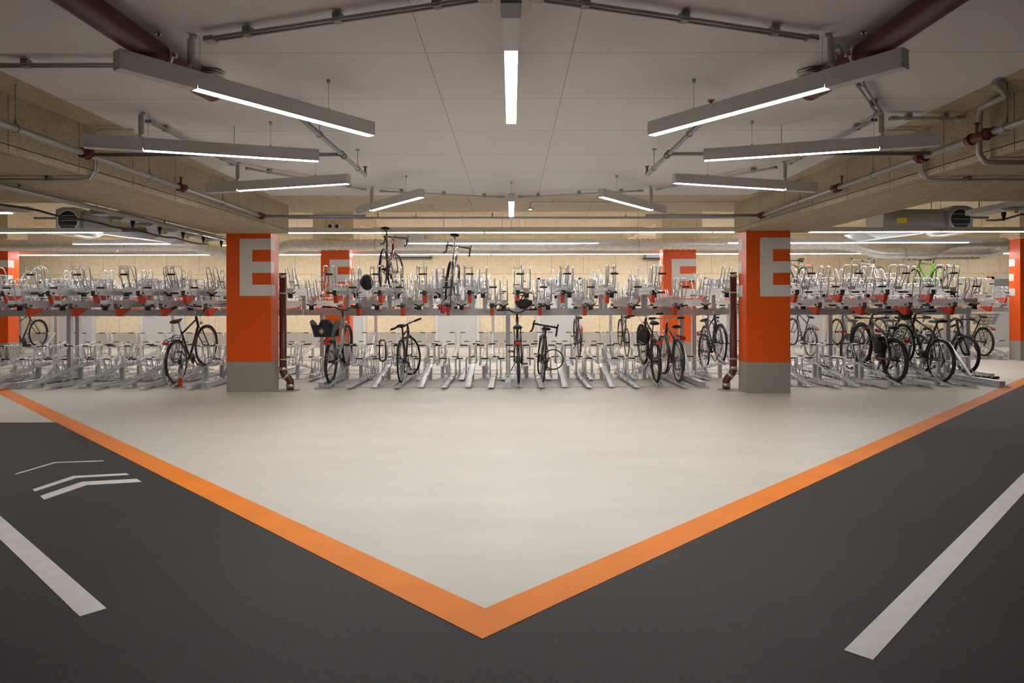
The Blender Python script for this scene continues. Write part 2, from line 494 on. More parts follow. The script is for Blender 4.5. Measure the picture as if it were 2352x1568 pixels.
# ------------------------------------------------------------------ doors in the far wall
doors = [(-14.22, 1.37), (-11.45, 1.37), (-5.86, 1.37), (-2.36, 1.37), (.79, 1.37), (5.95, 1.37), (8.3, 1.37), (14.8, 1.37)]
for i, (x, wd) in enumerate(doors):
    fr = MB()
    fr.box(x, x + .09, YF - .05, YF + .01, 0, 2.14)
    fr.box(x + wd - .09, x + wd, YF - .05, YF + .01, 0, 2.14)
    fr.box(x, x + wd, YF - .05, YF + .01, 2.08, 2.14)
    d = MB().box(x + .09, x + wd - .09, YF - .03, YF + .01, 0.01, 2.08).build('door_%d' % (i + 1), 'door')
    struct(d)
    fr.build('door_frame', 'door_frame', d)
    MB().box(x + .09, x + wd - .09, YF - .034, YF - .028, 1.86, 2.08).build('door_head', 'door_dark', d)
    h = MB(); h.cyl((x + .2, YF - .034, 1.0), (x + .2, YF - .08, 1.0), .012, 8); h.cyl((x + .2, YF - .08, 1.0), (x + .32, YF - .08, 1.0), .01, 8)
    h.build('door_handle', 'steel', d)

# ------------------------------------------------------------------ floor markings
t = MB()
h0, h1 = .0015, .003
wv_ = .264
t.prism([(AX, 2.62), (AX + 10.98, 13.6), (AX + 10.98 - wv_, 13.6), (AX, 2.62 + wv_), (AX - 12.9, 15.52 + wv_), (AX - 12.9, 15.52)], 'z', h0, h1)
tag(t.build('floor_line', 'line'), 'wide orange line painted in a V across the floor', 'floor marking')
tag(MB().box(-W, W, 18.32, 18.40, 0, .0015).build('floor_line', 'line'), 'thin orange line along the aisle before the far wall', 'floor marking')
def stripe(p, q, wd, label):
    p = Vector((p[0], p[1], 0)); q = Vector((q[0], q[1], 0)); d = (q - p).normalized(); n = Vector((-d.y, d.x, 0)) * wd / 2
    a = MB().prism([(v.x, v.y) for v in (p - n, q - n, q + n, p + n)], 'z', .0015, .003)
    tag(a.build('floor_stripe', 'white_paint'), label, 'floor marking', 'white lane stripes')
stripe((-1.75, 2.853), (-6.7, 7.8 - .45), .10, 'white lane stripe on the dark floor at the left')
stripe((1.265, 2.495), (7.3, 8.53), .10, 'white lane stripe on the dark floor at the right')
chev = [[(-3.801, 5.223), (-3.76, 5.609), (-3.392, 5.67), (-3.369, 5.639), (-3.732, 5.58), (-3.778, 5.201)],
        [(-3.354, 4.778), (-3.311, 5.153), (-2.955, 5.232), (-2.9, 5.177), (-3.25, 5.093), (-3.301, 4.722)],
        [(-3.185, 4.609), (-3.136, 4.98), (-2.782, 5.063), (-2.693, 4.97), (-3.044, 4.887), (-3.098, 4.521)]]
for c, l in zip(chev, ('thinnest white chevron mark, farthest of the three on the dark floor', 'middle white chevron mark of the three on the dark floor',
                       'thickest white chevron mark, nearest of the three on the dark floor')):
    tag(MB().prism(c[::-1], 'z', .0015, .003).build('chevron_mark', 'white_paint'), l, 'floor marking', 'white chevrons')

# ------------------------------------------------------------------ ring of hanging lamps
CX, CY = 0.0, 6.19
RI, RO, RH = 1.68, 2.98, 3.39
hw = .034
mb = MB(); mb.box(0, RO - RI, -hw, hw, .012, .095)
mb.box(0, RO - RI, -hw, -hw + .0025, 0, .012); mb.box(0, RO - RI, hw - .0025, hw, 0, .012); mb.box(0, .006, -hw, hw, 0, .012)

me_body = mb.mesh('lamp_body', 'housing')
me_dif = MB().box(.012, RO - RI - .012, -hw + .003, hw - .003, .003, .012).mesh('diffuser', 'ring_glow')
mb = MB(); mb.box(RO - RI + .004, RH - RI, -hw - .002, hw + .002, -.004, .096)
for sx in (-.022, .022):
    for sz in (.02, .075): mb.cyl((RH - RI, sx, sz), (RH - RI + .002, sx, sz), .004, 8)
me_box = mb.mesh('driver_box', 'housing')
me_wire = MB().cyl((.38, 0, .095), (.38, 0, ZC - ZL - .02), .0018, 6).cyl((.38, 0, ZC - ZL - .025), (.38, 0, ZC - ZL), .012, 12).cyl((.38, 0, .095), (.38, 0, .11), .008, 8).mesh('suspension_wire', 'conduit')
mb = MB()
mb.cyl((RO - RI + .02, 0, .13), (RO - RI + .02, 0, .27), .020, 14)
mb.tube([(RO - RI + .02, 0, .27), (RO - RI + .02, 0, .285), (RO - RI - .01, 0, .292)], .010, 8)
mb.tube([(RO - RI + .02, 0, .09), (RO - RI + .03, 0, .115), (RO - RI + .02, 0, .135)], .009, 8)
mb.cyl((RO - RI - .03, 0, .10), (RO - RI - .03, 0, .30), .0018, 6)
me_drop = mb.mesh('cable_drop', 'conduit')
ring_names = {270: 'lamp of the ring nearest the viewer, pointing straight ahead', 234: 'large hanging lamp of the ring in front of the left red pipe',
              198: 'hanging lamp of the ring at the left, second below the left pipe', 162: 'hanging lamp of the ring at the left, rising slightly to the right',
              126: 'small hanging lamp of the ring, left of the farthest one', 90: 'farthest lamp of the ring, seen end-on in the middle',
              54: 'small hanging lamp of the ring, right of the farthest one', 18: 'hanging lamp of the ring at the right, falling slightly to the right',
              342: 'hanging lamp of the ring at the right, second below the right pipe', 306: 'large hanging lamp of the ring in front of the right red pipe'}
for ang, lab in ring_names.items():
    a = R(ang)
    t = thing('linear_lamp', lab, 'ceiling lamp', (CX + RI * math.cos(a), CY + RI * math.sin(a), ZL), a, 'ring of hanging lamps')
    inst('lamp_body', me_body, t); inst('diffuser', me_dif, t); inst('driver_box', me_box, t)
    inst('suspension_wire', me_wire, t); inst('cable_drop', me_drop, t)
    if ang == 270:
        MB().box(RH - RI - .02, RH - RI + .12, -.042, .042, -.012, .09).cyl((RH - RI + .12, -.01, .04), (RH - RI + .26, -.01, .04), .02, 12).build('terminal_box', 'bracket', t, 'dark grey terminal box with four screws')

# conduits from lamp to lamp: decagon of double tubes under the ceiling
def conduit(p, q, label, name='conduit', z=ZC - .045, clips=3, sep=.034, r=.009, inset=.10):
    p = Vector((p[0], p[1], z)); q = Vector((q[0], q[1], z)); d = (q - p).normalized(); n = Vector((-d.y, d.x, 0)) * sep / 2
    p = p + d * inset; q = q - d * inset
    t = thing(name, label, 'conduit', tuple((p + q) / 2), 0, 'grey conduits on the ceiling')
    c = (p + q) / 2
    mb = MB()
    mb.tube([p + n - c, q + n - c], r, 10); mb.tube([p - n - c, q - n - c], r, 10)
    mb.build('tube', 'conduit', t)
    for i in range(clips):
        k = (i + .5) / clips if clips > 1 else .5
        m_ = p.lerp(q, k) - c
        ex = MB().beam(m_ - d * .02 + Vector((0, 0, .012)), m_ + d * .02 + Vector((0, 0, .012)), sep + .012, .045)
        ex.build('clip', 'bracket', t)
    for e, s_ in ((p, 1), (q, -1)):
        MB().beam(e - c, e - c + d * s_ * .06, sep + .012, .028).build('end_sleeve', 'conduit', t)
    return t
def rp(ang, r=RO + .02): return (CX + r * math.cos(R(ang)), CY + r * math.sin(R(ang)))
conduit(rp(270), rp(234), 'double conduit from the nearest lamp to the large left lamp')
conduit(rp(270), rp(306), 'double conduit from the nearest lamp to the large right lamp')
conduit(rp(198), rp(162), 'double conduit between the second and third lamps at the left')
conduit(rp(162), rp(126), 'double conduit from the third left lamp to the small left lamp')
conduit(rp(126), rp(90), 'double conduit from the small left lamp to the farthest lamp')
conduit(rp(90), rp(54), 'double conduit from the farthest lamp to the small right lamp')
conduit(rp(54), rp(18), 'double conduit from the small right lamp to the third right lamp')
conduit(rp(18), rp(342), 'double conduit between the second and third lamps at the right')
conduit(rp(342), rp(306), 'double conduit from the large right lamp to the second right lamp')
conduit((-3.25, 4.12), (-2.0, 4.12), 'double conduit at the far left running behind the large left lamp', clips=2, inset=.02)
conduit((rp(342)[0], 5.32), (3.62, 5.32), 'short double conduit from the second right lamp to the beam', clips=2)

# ------------------------------------------------------------------ long strip lamps over the racks
def strip(x0, x1, y, z, label, lit=None, mat='strip_glow', hh=.045, group='strip lamps over the racks', wires=True):
    cx = (x0 + x1) / 2
    t = thing('strip_lamp', label, 'strip lamp', (cx, y, z), 0, group)
    a, b = x0 - cx, x1 - cx
    l0, l1 = (lit[0] - cx, lit[1] - cx) if lit else (a + .02, b - .02)
    m_ = MB().box(a + .003, b - .003, -.034, .034, .010, .010 + hh + .03)
    m_.build('lamp_body', 'housing', t)
    MB().box(l0, l1, -.030, .030, 0, .010).build('diffuser', mat, t)
    if wires:
        zc = (ZH if y > 7.2 else ZB) - z
        if abs(cx) < 3.3 and y < 9.2: zc = ZC - z
        wz = MB()
        for k in (.18, .82):
            wz.cyl((a + (b - a) * k, 0, hh + .03), (a + (b - a) * k, 0, zc), .003, 6)
        wz.build('suspension_wire', 'conduit', t)
    return t
L1 = 3.74
Y1, Y2, Y3 = 11.9, 13.2, 16.35
Z1, Z3 = CAM_Z + 1.27, CAM_Z + 1.226
def X1(px, y): return (px - 1175) / 1568 * y
xs = [X1(589, Y1), X1(1113, Y1), X1(1637, Y1), X1(2161, Y1), X1(2685, Y1)]
for i, lab in enumerate(('front strip lamp above the left half of the centre racks', 'front strip lamp above the right half of the centre racks',
                         'front strip lamp starting behind the near right column', 'front strip lamp leaving the photo at the right')):
    strip(xs[i], xs[i + 1], Y1, Z1, lab, mat='front_glow')
xe = X1(285, Y1)
strip(xe - 3.74 - .3, xe, Y1 - .1, Z1, 'front strip lamp in front of the left fan unit', lit=(xe - 4.0, xe - .33), mat='front_glow')
strip(X1(932, Y2) - .02, X1(1440, Y2), Y2, ZL, 'middle strip lamp above the centre racks', lit=(X1(932, Y2), X1(1373, Y2)))
strip(X1(170, Y2) - .02, X1(425, Y2), Y2, ZL, 'middle short strip lamp above the left racks', lit=(X1(170, Y2), X1(390, Y2)))
strip(X1(1674, Y2) - .02, X1(2255, Y2), Y2, ZL, 'middle strip lamp above the right racks', lit=(X1(1674, Y2), X1(2223, Y2)))
j3 = [X1(p, Y3) for p in (-193, 170, 534, 765, 1128, 1492, 1855, 2219, 2583)]
labs3 = ['rear strip lamp at the far left edge, behind the racks', 'rear strip lamp ending behind the left foil duct bend', 'rear strip lamp hidden mostly by the near left column',
         'rear strip lamp left of the middle, behind the maroon bicycle', 'rear strip lamp just right of the middle', 'rear strip lamp behind the near right column', 'rear strip lamp ending behind the right foil duct bend', 'rear strip lamp at the far right edge']
for i in range(8):
    strip(j3[i], j3[i + 1], Y3, Z3, labs3[i])
for x in (-12.2, -8.5, 8.5, 12.2):  # unseen lamps added to light the sides outside the frame
    strip(x - 1.8, x + 1.8, 4.6, ZB - .2, 'unseen added strip lamp over the side aisle beyond the %s beam, %s one' % ('left' if x < 0 else 'right', 'outer' if abs(x) > 10 else 'inner'), mat='back_glow', group='added strip lamps over the side aisles')
for x, y in ((-2.2, -2.6), (2.2, -2.6), (-2.2, -5.6), (2.2, -5.6)):  # added lamps out of view, lighting the room behind the camera
    strip(x - .75, x + .75, y, ZL, 'unseen added strip lamp behind the viewer, %s %s one' % ('left' if x < 0 else 'right', 'nearer' if y > -4 else 'farther'), mat='back_glow', group='added strip lamps behind the viewer')
for i, (xa, xb) in enumerate(((-14.0, -9.7), (-8.2, -4.0), (-3.9, .2), (.3, 4.6), (4.7, 9.1), (12.2, 15.5))):
    strip(xa, xb, 19.3, CAM_Z + 1.715, 'strip lamp over the aisle before the far wall, %s from the left' % nth(i + 1), group='strip lamps before the far wall')
strip(X1(-260, 8.5), X1(73, 8.5), 8.5, CAM_Z + 1.16, 'short strip lamp at the left edge above the fan unit', lit=(X1(-260, 8.5), X1(25, 8.5)))

# ------------------------------------------------------------------ red drain pipes under the ceiling
def ring(c, r, w_, axis, mb=None, n=24, th=.006):
    mb = mb or MB()
    c = Vector(c); d = {'x': Vector((1, 0, 0)), 'y': Vector((0, 1, 0)), 'z': Vector((0, 0, 1))}[axis]
    mb.tube([c - d * w_ / 2, c - d * w_ / 2 + d * .0001, c + d * w_ / 2 - d * .0001, c + d * w_ / 2], r + th, n, radii=[r, r + th, r + th, r])
    return mb
for sg, side in ((-1, 'left'), (1, 'right')):
    x = sg * 1.91
    t = thing('drain_pipe', 'thick dark red drain pipe under the ceiling at the %s' % side, 'pipe', (x, 4.36, ZC), 0, 'dark red ceiling pipes')
    zc = -.125
    r = .069
    b_ = MB().tube([(sg * .10, -8, zc), (sg * .02, -.14, zc), (0, -.06, zc), (0, -.02, zc + .02), (0, 0, zc + .06), (0, 0, -.0)], r, 28)
    b_.ball((0, -.01, zc), r, r, r, 20, 10)
    b_.build('pipe', 'redpipe', t)
    cp = MB(); ring((0, 0, -.040), r + .002, .07, 'z', cp); ring((0, 0, -.012), r + .009, .008, 'z', cp); ring((0, 0, -.030), r + .009, .006, 'z', cp); ring((0, 0, -.066), r + .009, .008, 'z', cp)
    cp.box(sg * (r + .004) - .012, sg * (r + .004) + .012, -.03, .01, -.07, -.015)
    cp.build('coupling_band', 'clamp', t)
    for k, yy in enumerate((-.62, -2.6, -4.6)):
        cl = MB(); ring((sg * .02, yy, zc), r + .001, .028, 'y', cl)
        cl.cyl((sg * .02 - sg * .0, yy, zc + r), (sg * .02, yy, -.0), .007, 8)
        cl.cyl((sg * .02, yy, -.012), (sg * .02, yy, 0), .016, 10)
        cl.box(sg * .02 - r - .03, sg * .02 - r, yy - .012, yy + .012, zc - .012, zc + .012)
        cl.box(sg * .02 + r, sg * .02 + r + .03, yy - .012, yy + .012, zc - .012, zc + .012)
        cl.cyl((sg * .02 - sg * (r + .018), yy, zc - .02), (sg * .02 - sg * (r + .018), yy, zc + .05), .004, 6)
        cl.build('hanger', 'clamp', t)

# ------------------------------------------------------------------ drainpipes beside the near columns
for sg, side, x, y in ((-1, 'left', -3.47, 10.36), (1, 'right', 3.365, 10.36)):
    t = thing('drainpipe', 'upright dark red drainpipe beside the near %s column' % side, 'pipe', (x, y, 0), 0, 'red drainpipes')
    r = .054
    o = -sg
    s = o * .11
    MB().tube([(0, 0, 1.78), (0, 0, .34), (0, 0, .30), (o * .02, 0, .25), (o * .085, 0, .18), (s, 0, .14), (s, 0, .10), (s, 0, 0)], r, 22).build('pipe', 'redpipe', t)
    c = MB(); ring((0, 0, 1.735), r, .05, 'z', c); ring((0, 0, .335), r, .05, 'z', c); ring((s, 0, .075), r + .002, .06, 'z', c)
    d = Vector((o * .065, 0, -.07)).normalized(); p = Vector((o * .052, 0, .215))
    c.tube([p - d * .022, p + d * .022], r + .007, 22)
    c.build('coupling_band', 'clamp', t)
    for z in (1.475, .475):
        c = MB(); ring((0, 0, z), r, .02, 'z', c); c.beam((0, -.0, z), (sg * .15, 0, z), .012, .012)
        c.build('wall_clamp', 'steel', t)
    MB().cyl((s, 0, 0), (s, 0, .012), .085, 20).build('floor_flange', 'pad', t)
    tag(MB().tube([(x + s * .4, y, 0), (x + s * .4, y, .006)], .2, 28).build('mortar_pad', 'pad'), 'round mortar patch on the floor under the %s drainpipe' % side, 'mortar patch')

# ------------------------------------------------------------------ sprinkler pipes
def head(mb, x, y, z, h=.07):
    mb.cyl((x, y, z), (x, y, z + h), .011, 10)
    mb.cyl((x, y, z + h), (x, y, z + h + .006), .024, 12)
for sg, side in ((-1, 'left'), (1, 'right')):
    x = sg * 3.34
    z = CAM_Z + 1.20
    t = thing('sprinkler_pipe', 'long grey sprinkler pipe along the %s beam with a cross run' % side, 'pipe', (x, 5, z), 0, 'sprinkler pipes')
    ye = 9.1
    MB().tube([(0, -9, 0), (0, ye - 5, 0)], .025, 14).build('pipe', 'pipe', t)
    ln = -sg * (1.4 if sg < 0 else 1.55)
    MB().tube([(0, ye - 5, 0), (ln, ye - 5, 0)], .018, 12).build('cross_run', 'pipe', t)
    for yy in ((5.35, 6.9, ye) if sg < 0 else (5.55, 7.0, ye)):
        c = MB().tube([(0, yy - 5 - .05, 0), (0, yy - 5 + .05, 0)], .034, 14)
        c.torus((0, yy - 5 - .035, 0), .034, .009, 'y', 18, 6); c.torus((0, yy - 5 + .035, 0), .034, .009, 'y', 18, 6)
        c.cyl((0, yy - 5, 0), (-sg * .06, yy - 5, 0), .03, 12)
        c.build('coupling', 'coupling', t)
    h = MB(); head(h, 0, 6.9 - 5, .03); h.build('sprinkler_head', 'brass', t)
    if sg > 0:
        c = MB().tube([(0, -.28, 0), (0, .0, 0)], .034, 14); c.torus((0, -.2, 0), .034, .01, 'y', 18, 6); c.torus((0, -.05, 0), .034, .01, 'y', 18, 6)
        c.build('coupling', 'coupling', t)
        h = MB(); head(h, 0, -.1, .03); h.build('sprinkler_head', 'brass', t)
    for yy in (2.0, 4.6, 6.3, 7.9):
        c = MB().cyl((0, yy - 5, .06), (0, yy - 5, ZC - z), .004, 6)
        c.torus((0, yy - 5, .0), .030, .003, 'y', 18, 5)
        c.tube([(0, yy - 5, .03), (0, yy - 5 , .06)], .009, 8)
        c.build('hanger', 'bracket', t)
    # branch to the short run with heads
    bx = sg * (1.474 if sg < 0 else 1.37)
    zb = z + .12
    t2 = thing('sprinkler_branch', 'short sprinkler branch with upright heads under the white ceiling, %s side' % side, 'pipe', (bx, 5.95, zb), 0, 'sprinkler pipes')
    MB().tube([(0, -1.32, 0), (0, .93, 0), (0, .95, .02)], .019, 12).build('pipe', 'pipe', t2)
    MB().tube([(0, 0, 0), (x - bx, -.55, -.12)], .016, 12).build('cross_run', 'pipe', t2)
    for yy in (.94, -1.27):
        h = MB(); head(h, 0, yy, .01, .07); h.build('sprinkler_head', 'brass', t2)
    c = MB()
    for yy in (-.7, .6):
        c.cyl((0, yy, .03), (0, yy, ZC - zb), .003, 6); c.torus((0, yy, 0), .024, .003, 'y', 16, 5); c.cyl((0, yy, ZC - zb - .006), (0, yy, ZC - zb), .022, 12)
    c.cyl(((x - bx) * .45, -.55 * .45, -.05), ((x - bx) * .45, -.55 * .45, ZC - zb), .003, 6)
    c.torus((0, -.03, 0), .024, .006, 'y', 16, 6); c.torus((0, .06, 0), .024, .006, 'y', 16, 6)
    c.build('hanger', 'bracket', t2)

def simple_pipe(pts, r, mat, name, label, cat, group=None, n=12):
    return tag(MB().tube(pts, r, n).build(name, mat), label, cat, group)
def pipe_with_hangers(p0, p1, r, label, hx, zt, mat='pipe', name='sprinkler_pipe', heads=()):
    p0 = Vector(p0); p1 = Vector(p1)
    t = thing(name, label, 'pipe', tuple(p0), 0, 'sprinkler pipes')
    MB().tube([(0, 0, 0), p1 - p0], r, 12).build('pipe', mat, t)
    c = MB()
    for k in hx:
        q = (p1 - p0) * k
        c.cyl(q + Vector((0, 0, r)), q + Vector((0, 0, zt - p0.z)), .005, 6)
        c.cyl(q, q + Vector((0, 0, r + .03)), r * .6, 6)
    c.build('hanger', 'bracket', t)
    for k in heads:
        q = (p1 - p0) * k
        h = MB(); head(h, q.x, q.y, q.z + r * .5, .08); h.build('sprinkler_head', 'brass', t)
pipe_with_hangers((-9.5, 13.6, CAM_Z + 1.76), (9.5, 13.6, CAM_Z + 1.74), .024, 'long grey pipe crossing the hall above the front strip lamps', (.05, .2, .4, .62, .8, .95), ZH, heads=(.36, .48))
pipe_with_hangers((-9.5, 17.6, CAM_Z + 2.02), (9.5, 17.6, CAM_Z + 2.0), .016, 'thin grey pipe crossing the rear of the hall', (.1, .3, .5, .7, .9), ZH)
pipe_with_hangers((.5, 12.4, CAM_Z + 1.72), (5.2, 12.4, CAM_Z + 1.72), .010, 'thin pipe right of the farthest ring lamp', (.1, .5, .9), ZH)
# pipes under the outer slabs
for sg, side in ((-1, 'left'), (1, 'right')):
    if sg < 0: pipe_with_hangers((sg * 4.36, 0.5, ZB - .055), (sg * 4.36, 10.6, ZB - .055), .024, 'grey pipe along the outer edge of the %s beam' % side, (.3, .55, .8), ZB)
    t = thing('wall_conduit', 'pair of conduits bending down the %s beam to its underside' % side, 'conduit', (sg * 3.5, 5.6, ZB), 0, 'conduits on the beams')
    m_ = MB()
    x0 = sg * -.02
    yq = .07 if sg < 0 else .15
    for dd in (0, .03):
        m_.tube([(sg * -.35, yq + dd, .385), (sg * -.10, yq + dd, .385), (x0 - sg * .02, yq + dd, .36), (x0 - sg * .02, yq + dd, .04), (x0 + sg * .02, yq + dd, -.02), (sg * .12, yq + dd, -.028), (sg * 3.2, yq + dd, -.028)], .010, 8)
    m_.build('tube', 'conduit', t)
    m_ = MB()
    for k in (.35, 1.2, 2.1): m_.box(sg * k - .015, sg * k + .015, yq - .02, yq + .05, -.042, 0)
    m_.build('clip', 'bracket', t)
t = thing('wall_conduit', 'thick conduit bending down the right beam near the frame edge', 'conduit', (3.5, 5.02, ZB), 0, 'conduits on the beams')
MB().tube([(-.30, -.5, .385), (-.06, -.28, .37), (-.045, 0, .36), (-.045, .02, .30), (-.045, .02, .03), (0, .02, -.03), (.1, .02, -.035), (3, .02, -.035)], .020, 10).build('tube', 'conduit', t)

# surface conduit with a small lit sensor, centre right
t = thing('sensor_conduit', 'thin conduit ending in a small lit sensor right of the farthest ring lamp', 'sensor', (.27, 9.75, ZC), 0)
MB().tube([(0, 0, -.11), (0, 0, -.03), (.03, 0, -.02), (3.05, 0, -.02), (3.08, .02, -.05), (3.08, .02, -.42)], .006, 8).build('tube', 'conduit', t)
MB().cyl((0, 0, -.125), (0, 0, -.11), .05, 18).build('sensor_plate', 'white', t)
MB().cyl((0, 0, -.130), (0, 0, -.125), .018, 12).build('sensor_lens', 'led', t)
for x, y, l in ((-3.05, 15.0, 'white smoke detector beside the boxed head of the far left column'), (1.1, 14.5, 'white smoke detector above the front strip lamp, right of the middle')):
    tag(MB().cyl((x, y, ZH - .05), (x, y, ZH - .012), .05, 16).cyl((x, y, ZH - .012), (x, y, ZH), .06, 16).build('smoke_detector', 'white'), l, 'smoke detector')
for sg, side in ((-1, 'left'), (1, 'right')):
    tag(MB().cyl((sg * 3.38, 6.1, ZC - .045), (sg * 3.38, 6.1, ZC), .05, 16).build('smoke_detector', 'white'), 'small white smoke detector on the board strip beside the %s beam' % side, 'smoke detector')

# ------------------------------------------------------------------ foil duct
def duct_path(pts, r, step=.06, ribs=.019):
    P = [Vector(p) for p in pts]
    # resample with rounded corners
    out = []
    for i in range(len(P) - 1):
        a, b = P[i], P[i + 1]; n = max(2, int((b - a).length / step))
        for k in range(n): out.append(a.lerp(b, k / n))
    out.append(P[-1])
    for _ in range(6):
        out = [out[0]] + [(out[i - 1] + out[i] * 2 + out[i + 1]) / 4 for i in range(1, len(out) - 1)] + [out[-1]]
    rad = [r + ribs * (.5 if i % 2 else -.5) + rnd.uniform(-.003, .003) for i in range(len(out))]
    return MB().tube(out, r, 20, radii=rad)
zd = CAM_Z + 1.355
t = thing('foil_duct', 'ribbed silver air duct running the width of the hall behind the racks', 'air duct', (0, 0, 0), 0)
duct_path([(-12.6, 15.1, zd), (-7.0, 15.1, zd), (-6.55, 15.0, zd - .14), (-6.1, 14.8, zd - .2), (-5.2, 14.8, zd - .2), (-4.9, 15.0, zd), (-4.4, 15.1, zd),
           (7.0, 15.1, zd), (7.45, 15.0, zd - .03), (7.95, 14.8, zd - .24), (9.1, 14.8, zd - .24), (9.6, 15.05, zd - .03), (10.0, 15.1, zd), (10.95, 15.1, zd)], .122).build('duct_tube', 'duct', t)
duct_path([(10.7, 15.1, zd - .02), (11.0, 15.15, zd - .08), (10.8, 15.3, zd - .17), (9.4, 15.5, zd - .17)], .11).build('duct_tube', 'duct', t)
duct_path([(-8.8, 15.25, zd - .10), (-9.3, 15.2, zd - .10), (-9.6, 15.15, zd - .06)], .045).build('duct_tube', 'duct', t)
hb = MB()
for x in (-11.5, -8.5, -3, -.2, 2.8, 6, 8.5):
    hb.torus((x, 15.1 if abs(x - 8.5) > .1 else 14.8, zd - (0 if abs(x - 8.5) > .1 else .24)), .132, .005, 'x', 24, 5); hb.cyl((x, 15.1, zd + .16), (x, 15.1, ZH), .004, 6)
hb.build('hanger', 'bracket', t)

# shutter boxes on the far wall
for x0, x1, z, l in ((-4.0, -2.65, 2.02, 'upper grey box on the far wall behind the maroon bicycle'), (-3.9, -2.5, 1.50, 'lower grey box on the far wall behind the maroon bicycle'),
                     (4.1, 5.4, 1.46, 'grey box on the far wall behind the far right column'), (11.6, 14.4, 1.50, 'long grey box on the far wall behind the green bicycle')):
    t = thing('shutter_box', l, 'wall box', ((x0 + x1) / 2, YF, CAM_Z + z), 0, 'grey boxes on the far wall')
    h_ = (x1 - x0) / 2
    MB().box(-h_, h_, -.28, 0, 0, .20).build('box_body', 'shutter', t)
    MB().box(-h_ - .05, h_ + .05, -.30, 0, -.035, 0).build('guide_rail', 'black', t)
tag(MB().box(-1.15, -.95, YF - .02, YF, CAM_Z + 1.56, CAM_Z + 1.62).build('wall_sign', 'sign_red'), 'small red sign high on the far wall, centre left', 'sign')
tag(MB().box(.02, .22, YF - .02, YF, CAM_Z + 1.56, CAM_Z + 1.62).build('wall_sign', 'sign_red'), 'small red sign high on the far wall, centre right', 'sign')
tag(MB().box(14.45, 14.62, YF - .02, YF, 1.98, 2.12).build('wall_sign', 'white'), 'small white notice on the far wall right of the green bicycle', 'sign')
tag(MB().box(14.68, 14.9, YF - .02, YF, 2.10, 2.16).build('wall_sign', 'sign_red'), 'small red sign on the far wall right of the white notice', 'sign')

# ------------------------------------------------------------------ fan units beyond the beams
for sg, side, x in ((-1, 'left', -7.95), (1, 'right', 8.05)):
    y, z = 12.6, CAM_Z + 1.54
    t = thing('fan_unit', 'grey ceiling fan unit with a round black inlet, %s side' % side, 'fan unit', (x, y, z), 0, 'ceiling fan units')
    d = -sg
    oc = [(-.30, -.10), (-.30, .10), (-.20, .20), (.20, .20), (.30, .10), (.30, -.10), (.20, -.20), (-.20, -.20)]
    m_ = MB()
    m_.prism([(p[0] , p[1]) for p in oc], 'x', d * .14, d * 1.35)
    m_.build('unit_body', 'unit', t)
    # inlet ring turned towards the open floor
    m_ = MB(); m_.prism([(d * -.22, -.20), (d * -.22, .20), (d * -.10, .24), (d * .12, .24), (d * .22, .16), (d * .22, -.2), (d * .12, -.24), (d * -.1, -.24)], 'y', -.36, .30)
    m_.build('inlet_housing', 'unit', t)
    m_ = MB().torus((0, -.365, 0), .185, .012, 'y', 28, 6); m_.build('inlet_ring', 'steel', t)
    MB().cyl((0, -.36, 0), (0, -.368, 0), .18, 28).build('inlet_opening', 'black', t)
    g = MB()
    for k in (-.09, 0, .09): g.cyl((-.16, -.374, k), (.16, -.374, k), .004, 6)
    g.build('inlet_guard', 'steel', t)
    MB().prism([(d * .4, -.21), (d * 1.5, -.34), (d * 1.75, -.22), (d * 1.75, -.20), (d * .4, -.20)], 'y', -.34, .34).build('deflector_panel', 'unit_pale', t)
    MB().box(min(d * .95, d * 1.1), max(d * .95, d * 1.1), -.345, -.30, -.06, .03).build('warning_label', 'yellow', t)
    hh = MB()
    for k in (.3, 1.2): hh.cyl((d * k, 0, .2), (d * k, 0, ZH - z), .008, 6)
    hh.build('hanger', 'bracket', t)

# cable trays outside the beams
for sg, side, x, y0, y1 in ((-1, 'left', -4.72, 7.8, 11.0), (1, 'right', 5.45, 6.1, 8.05)):
    t = thing('cable_tray', 'steel cable tray running back beside the %s beam' % side, 'cable tray', (x, y0, ZB), 0, 'steel cable trays')
    m_ = MB(); L = y1 - y0; z = -.03 + (.0)
    m_.box(-.10, -.095, 0, L, z, z + .06); m_.box(.095, .10, 0, L, z, z + .06)
    m_.box(-.10, .10, 0, L, z - .003, z)
    m_.build('tray_channel', 'steel', t)
    for k in range(5 if L > 2 else 2):
        yy = .3 + k * (L - .4) / (4.4 if L > 2 else 1.5)
        b_ = MB().prism([(-.18, z - .008), (.18, z - .008), (.12, z - .035), (-.12, z - .035)], 'y', yy - .06, yy + .06).build('tray_bracket', 'steel', t)
        MB().box(-.02, .02, yy - .07, yy - .05, z - .065, z - .035).build('cable_clip', 'yellow', b_)
        MB().tube([(.09, yy + .25, z - .01), (.09, yy + .25, z - .05), (.09, yy + .25, z - .11)], .02, 10, radii=[.026, .022, .008]).build('cable_gland', 'black', t)
    m_ = MB()
    for k in (0.05, .5, .95): m_.cyl((0, L * k, z), (0, L * k, ZH - ZB), .006, 6)
    m_.build('hanger', 'bracket', t)
    pts = []
    for k in range(24):
        u = k / 23
        pts.append((x + sg * .22, 5.0 + u * (y1 - 4.9), ZB - .075 - .025 * abs(math.sin(u * PI * 6))))
    simple_pipe(pts, .012, 'black', 'black_cable', 'slack black cable hanging along the %s cable tray' % side, 'cable', n=8)

# ------------------------------------------------------------------ two-tier racks
ZTL, ZTH = 1.325, 1.53
ZBM0, ZBM1 = 1.115, 1.222

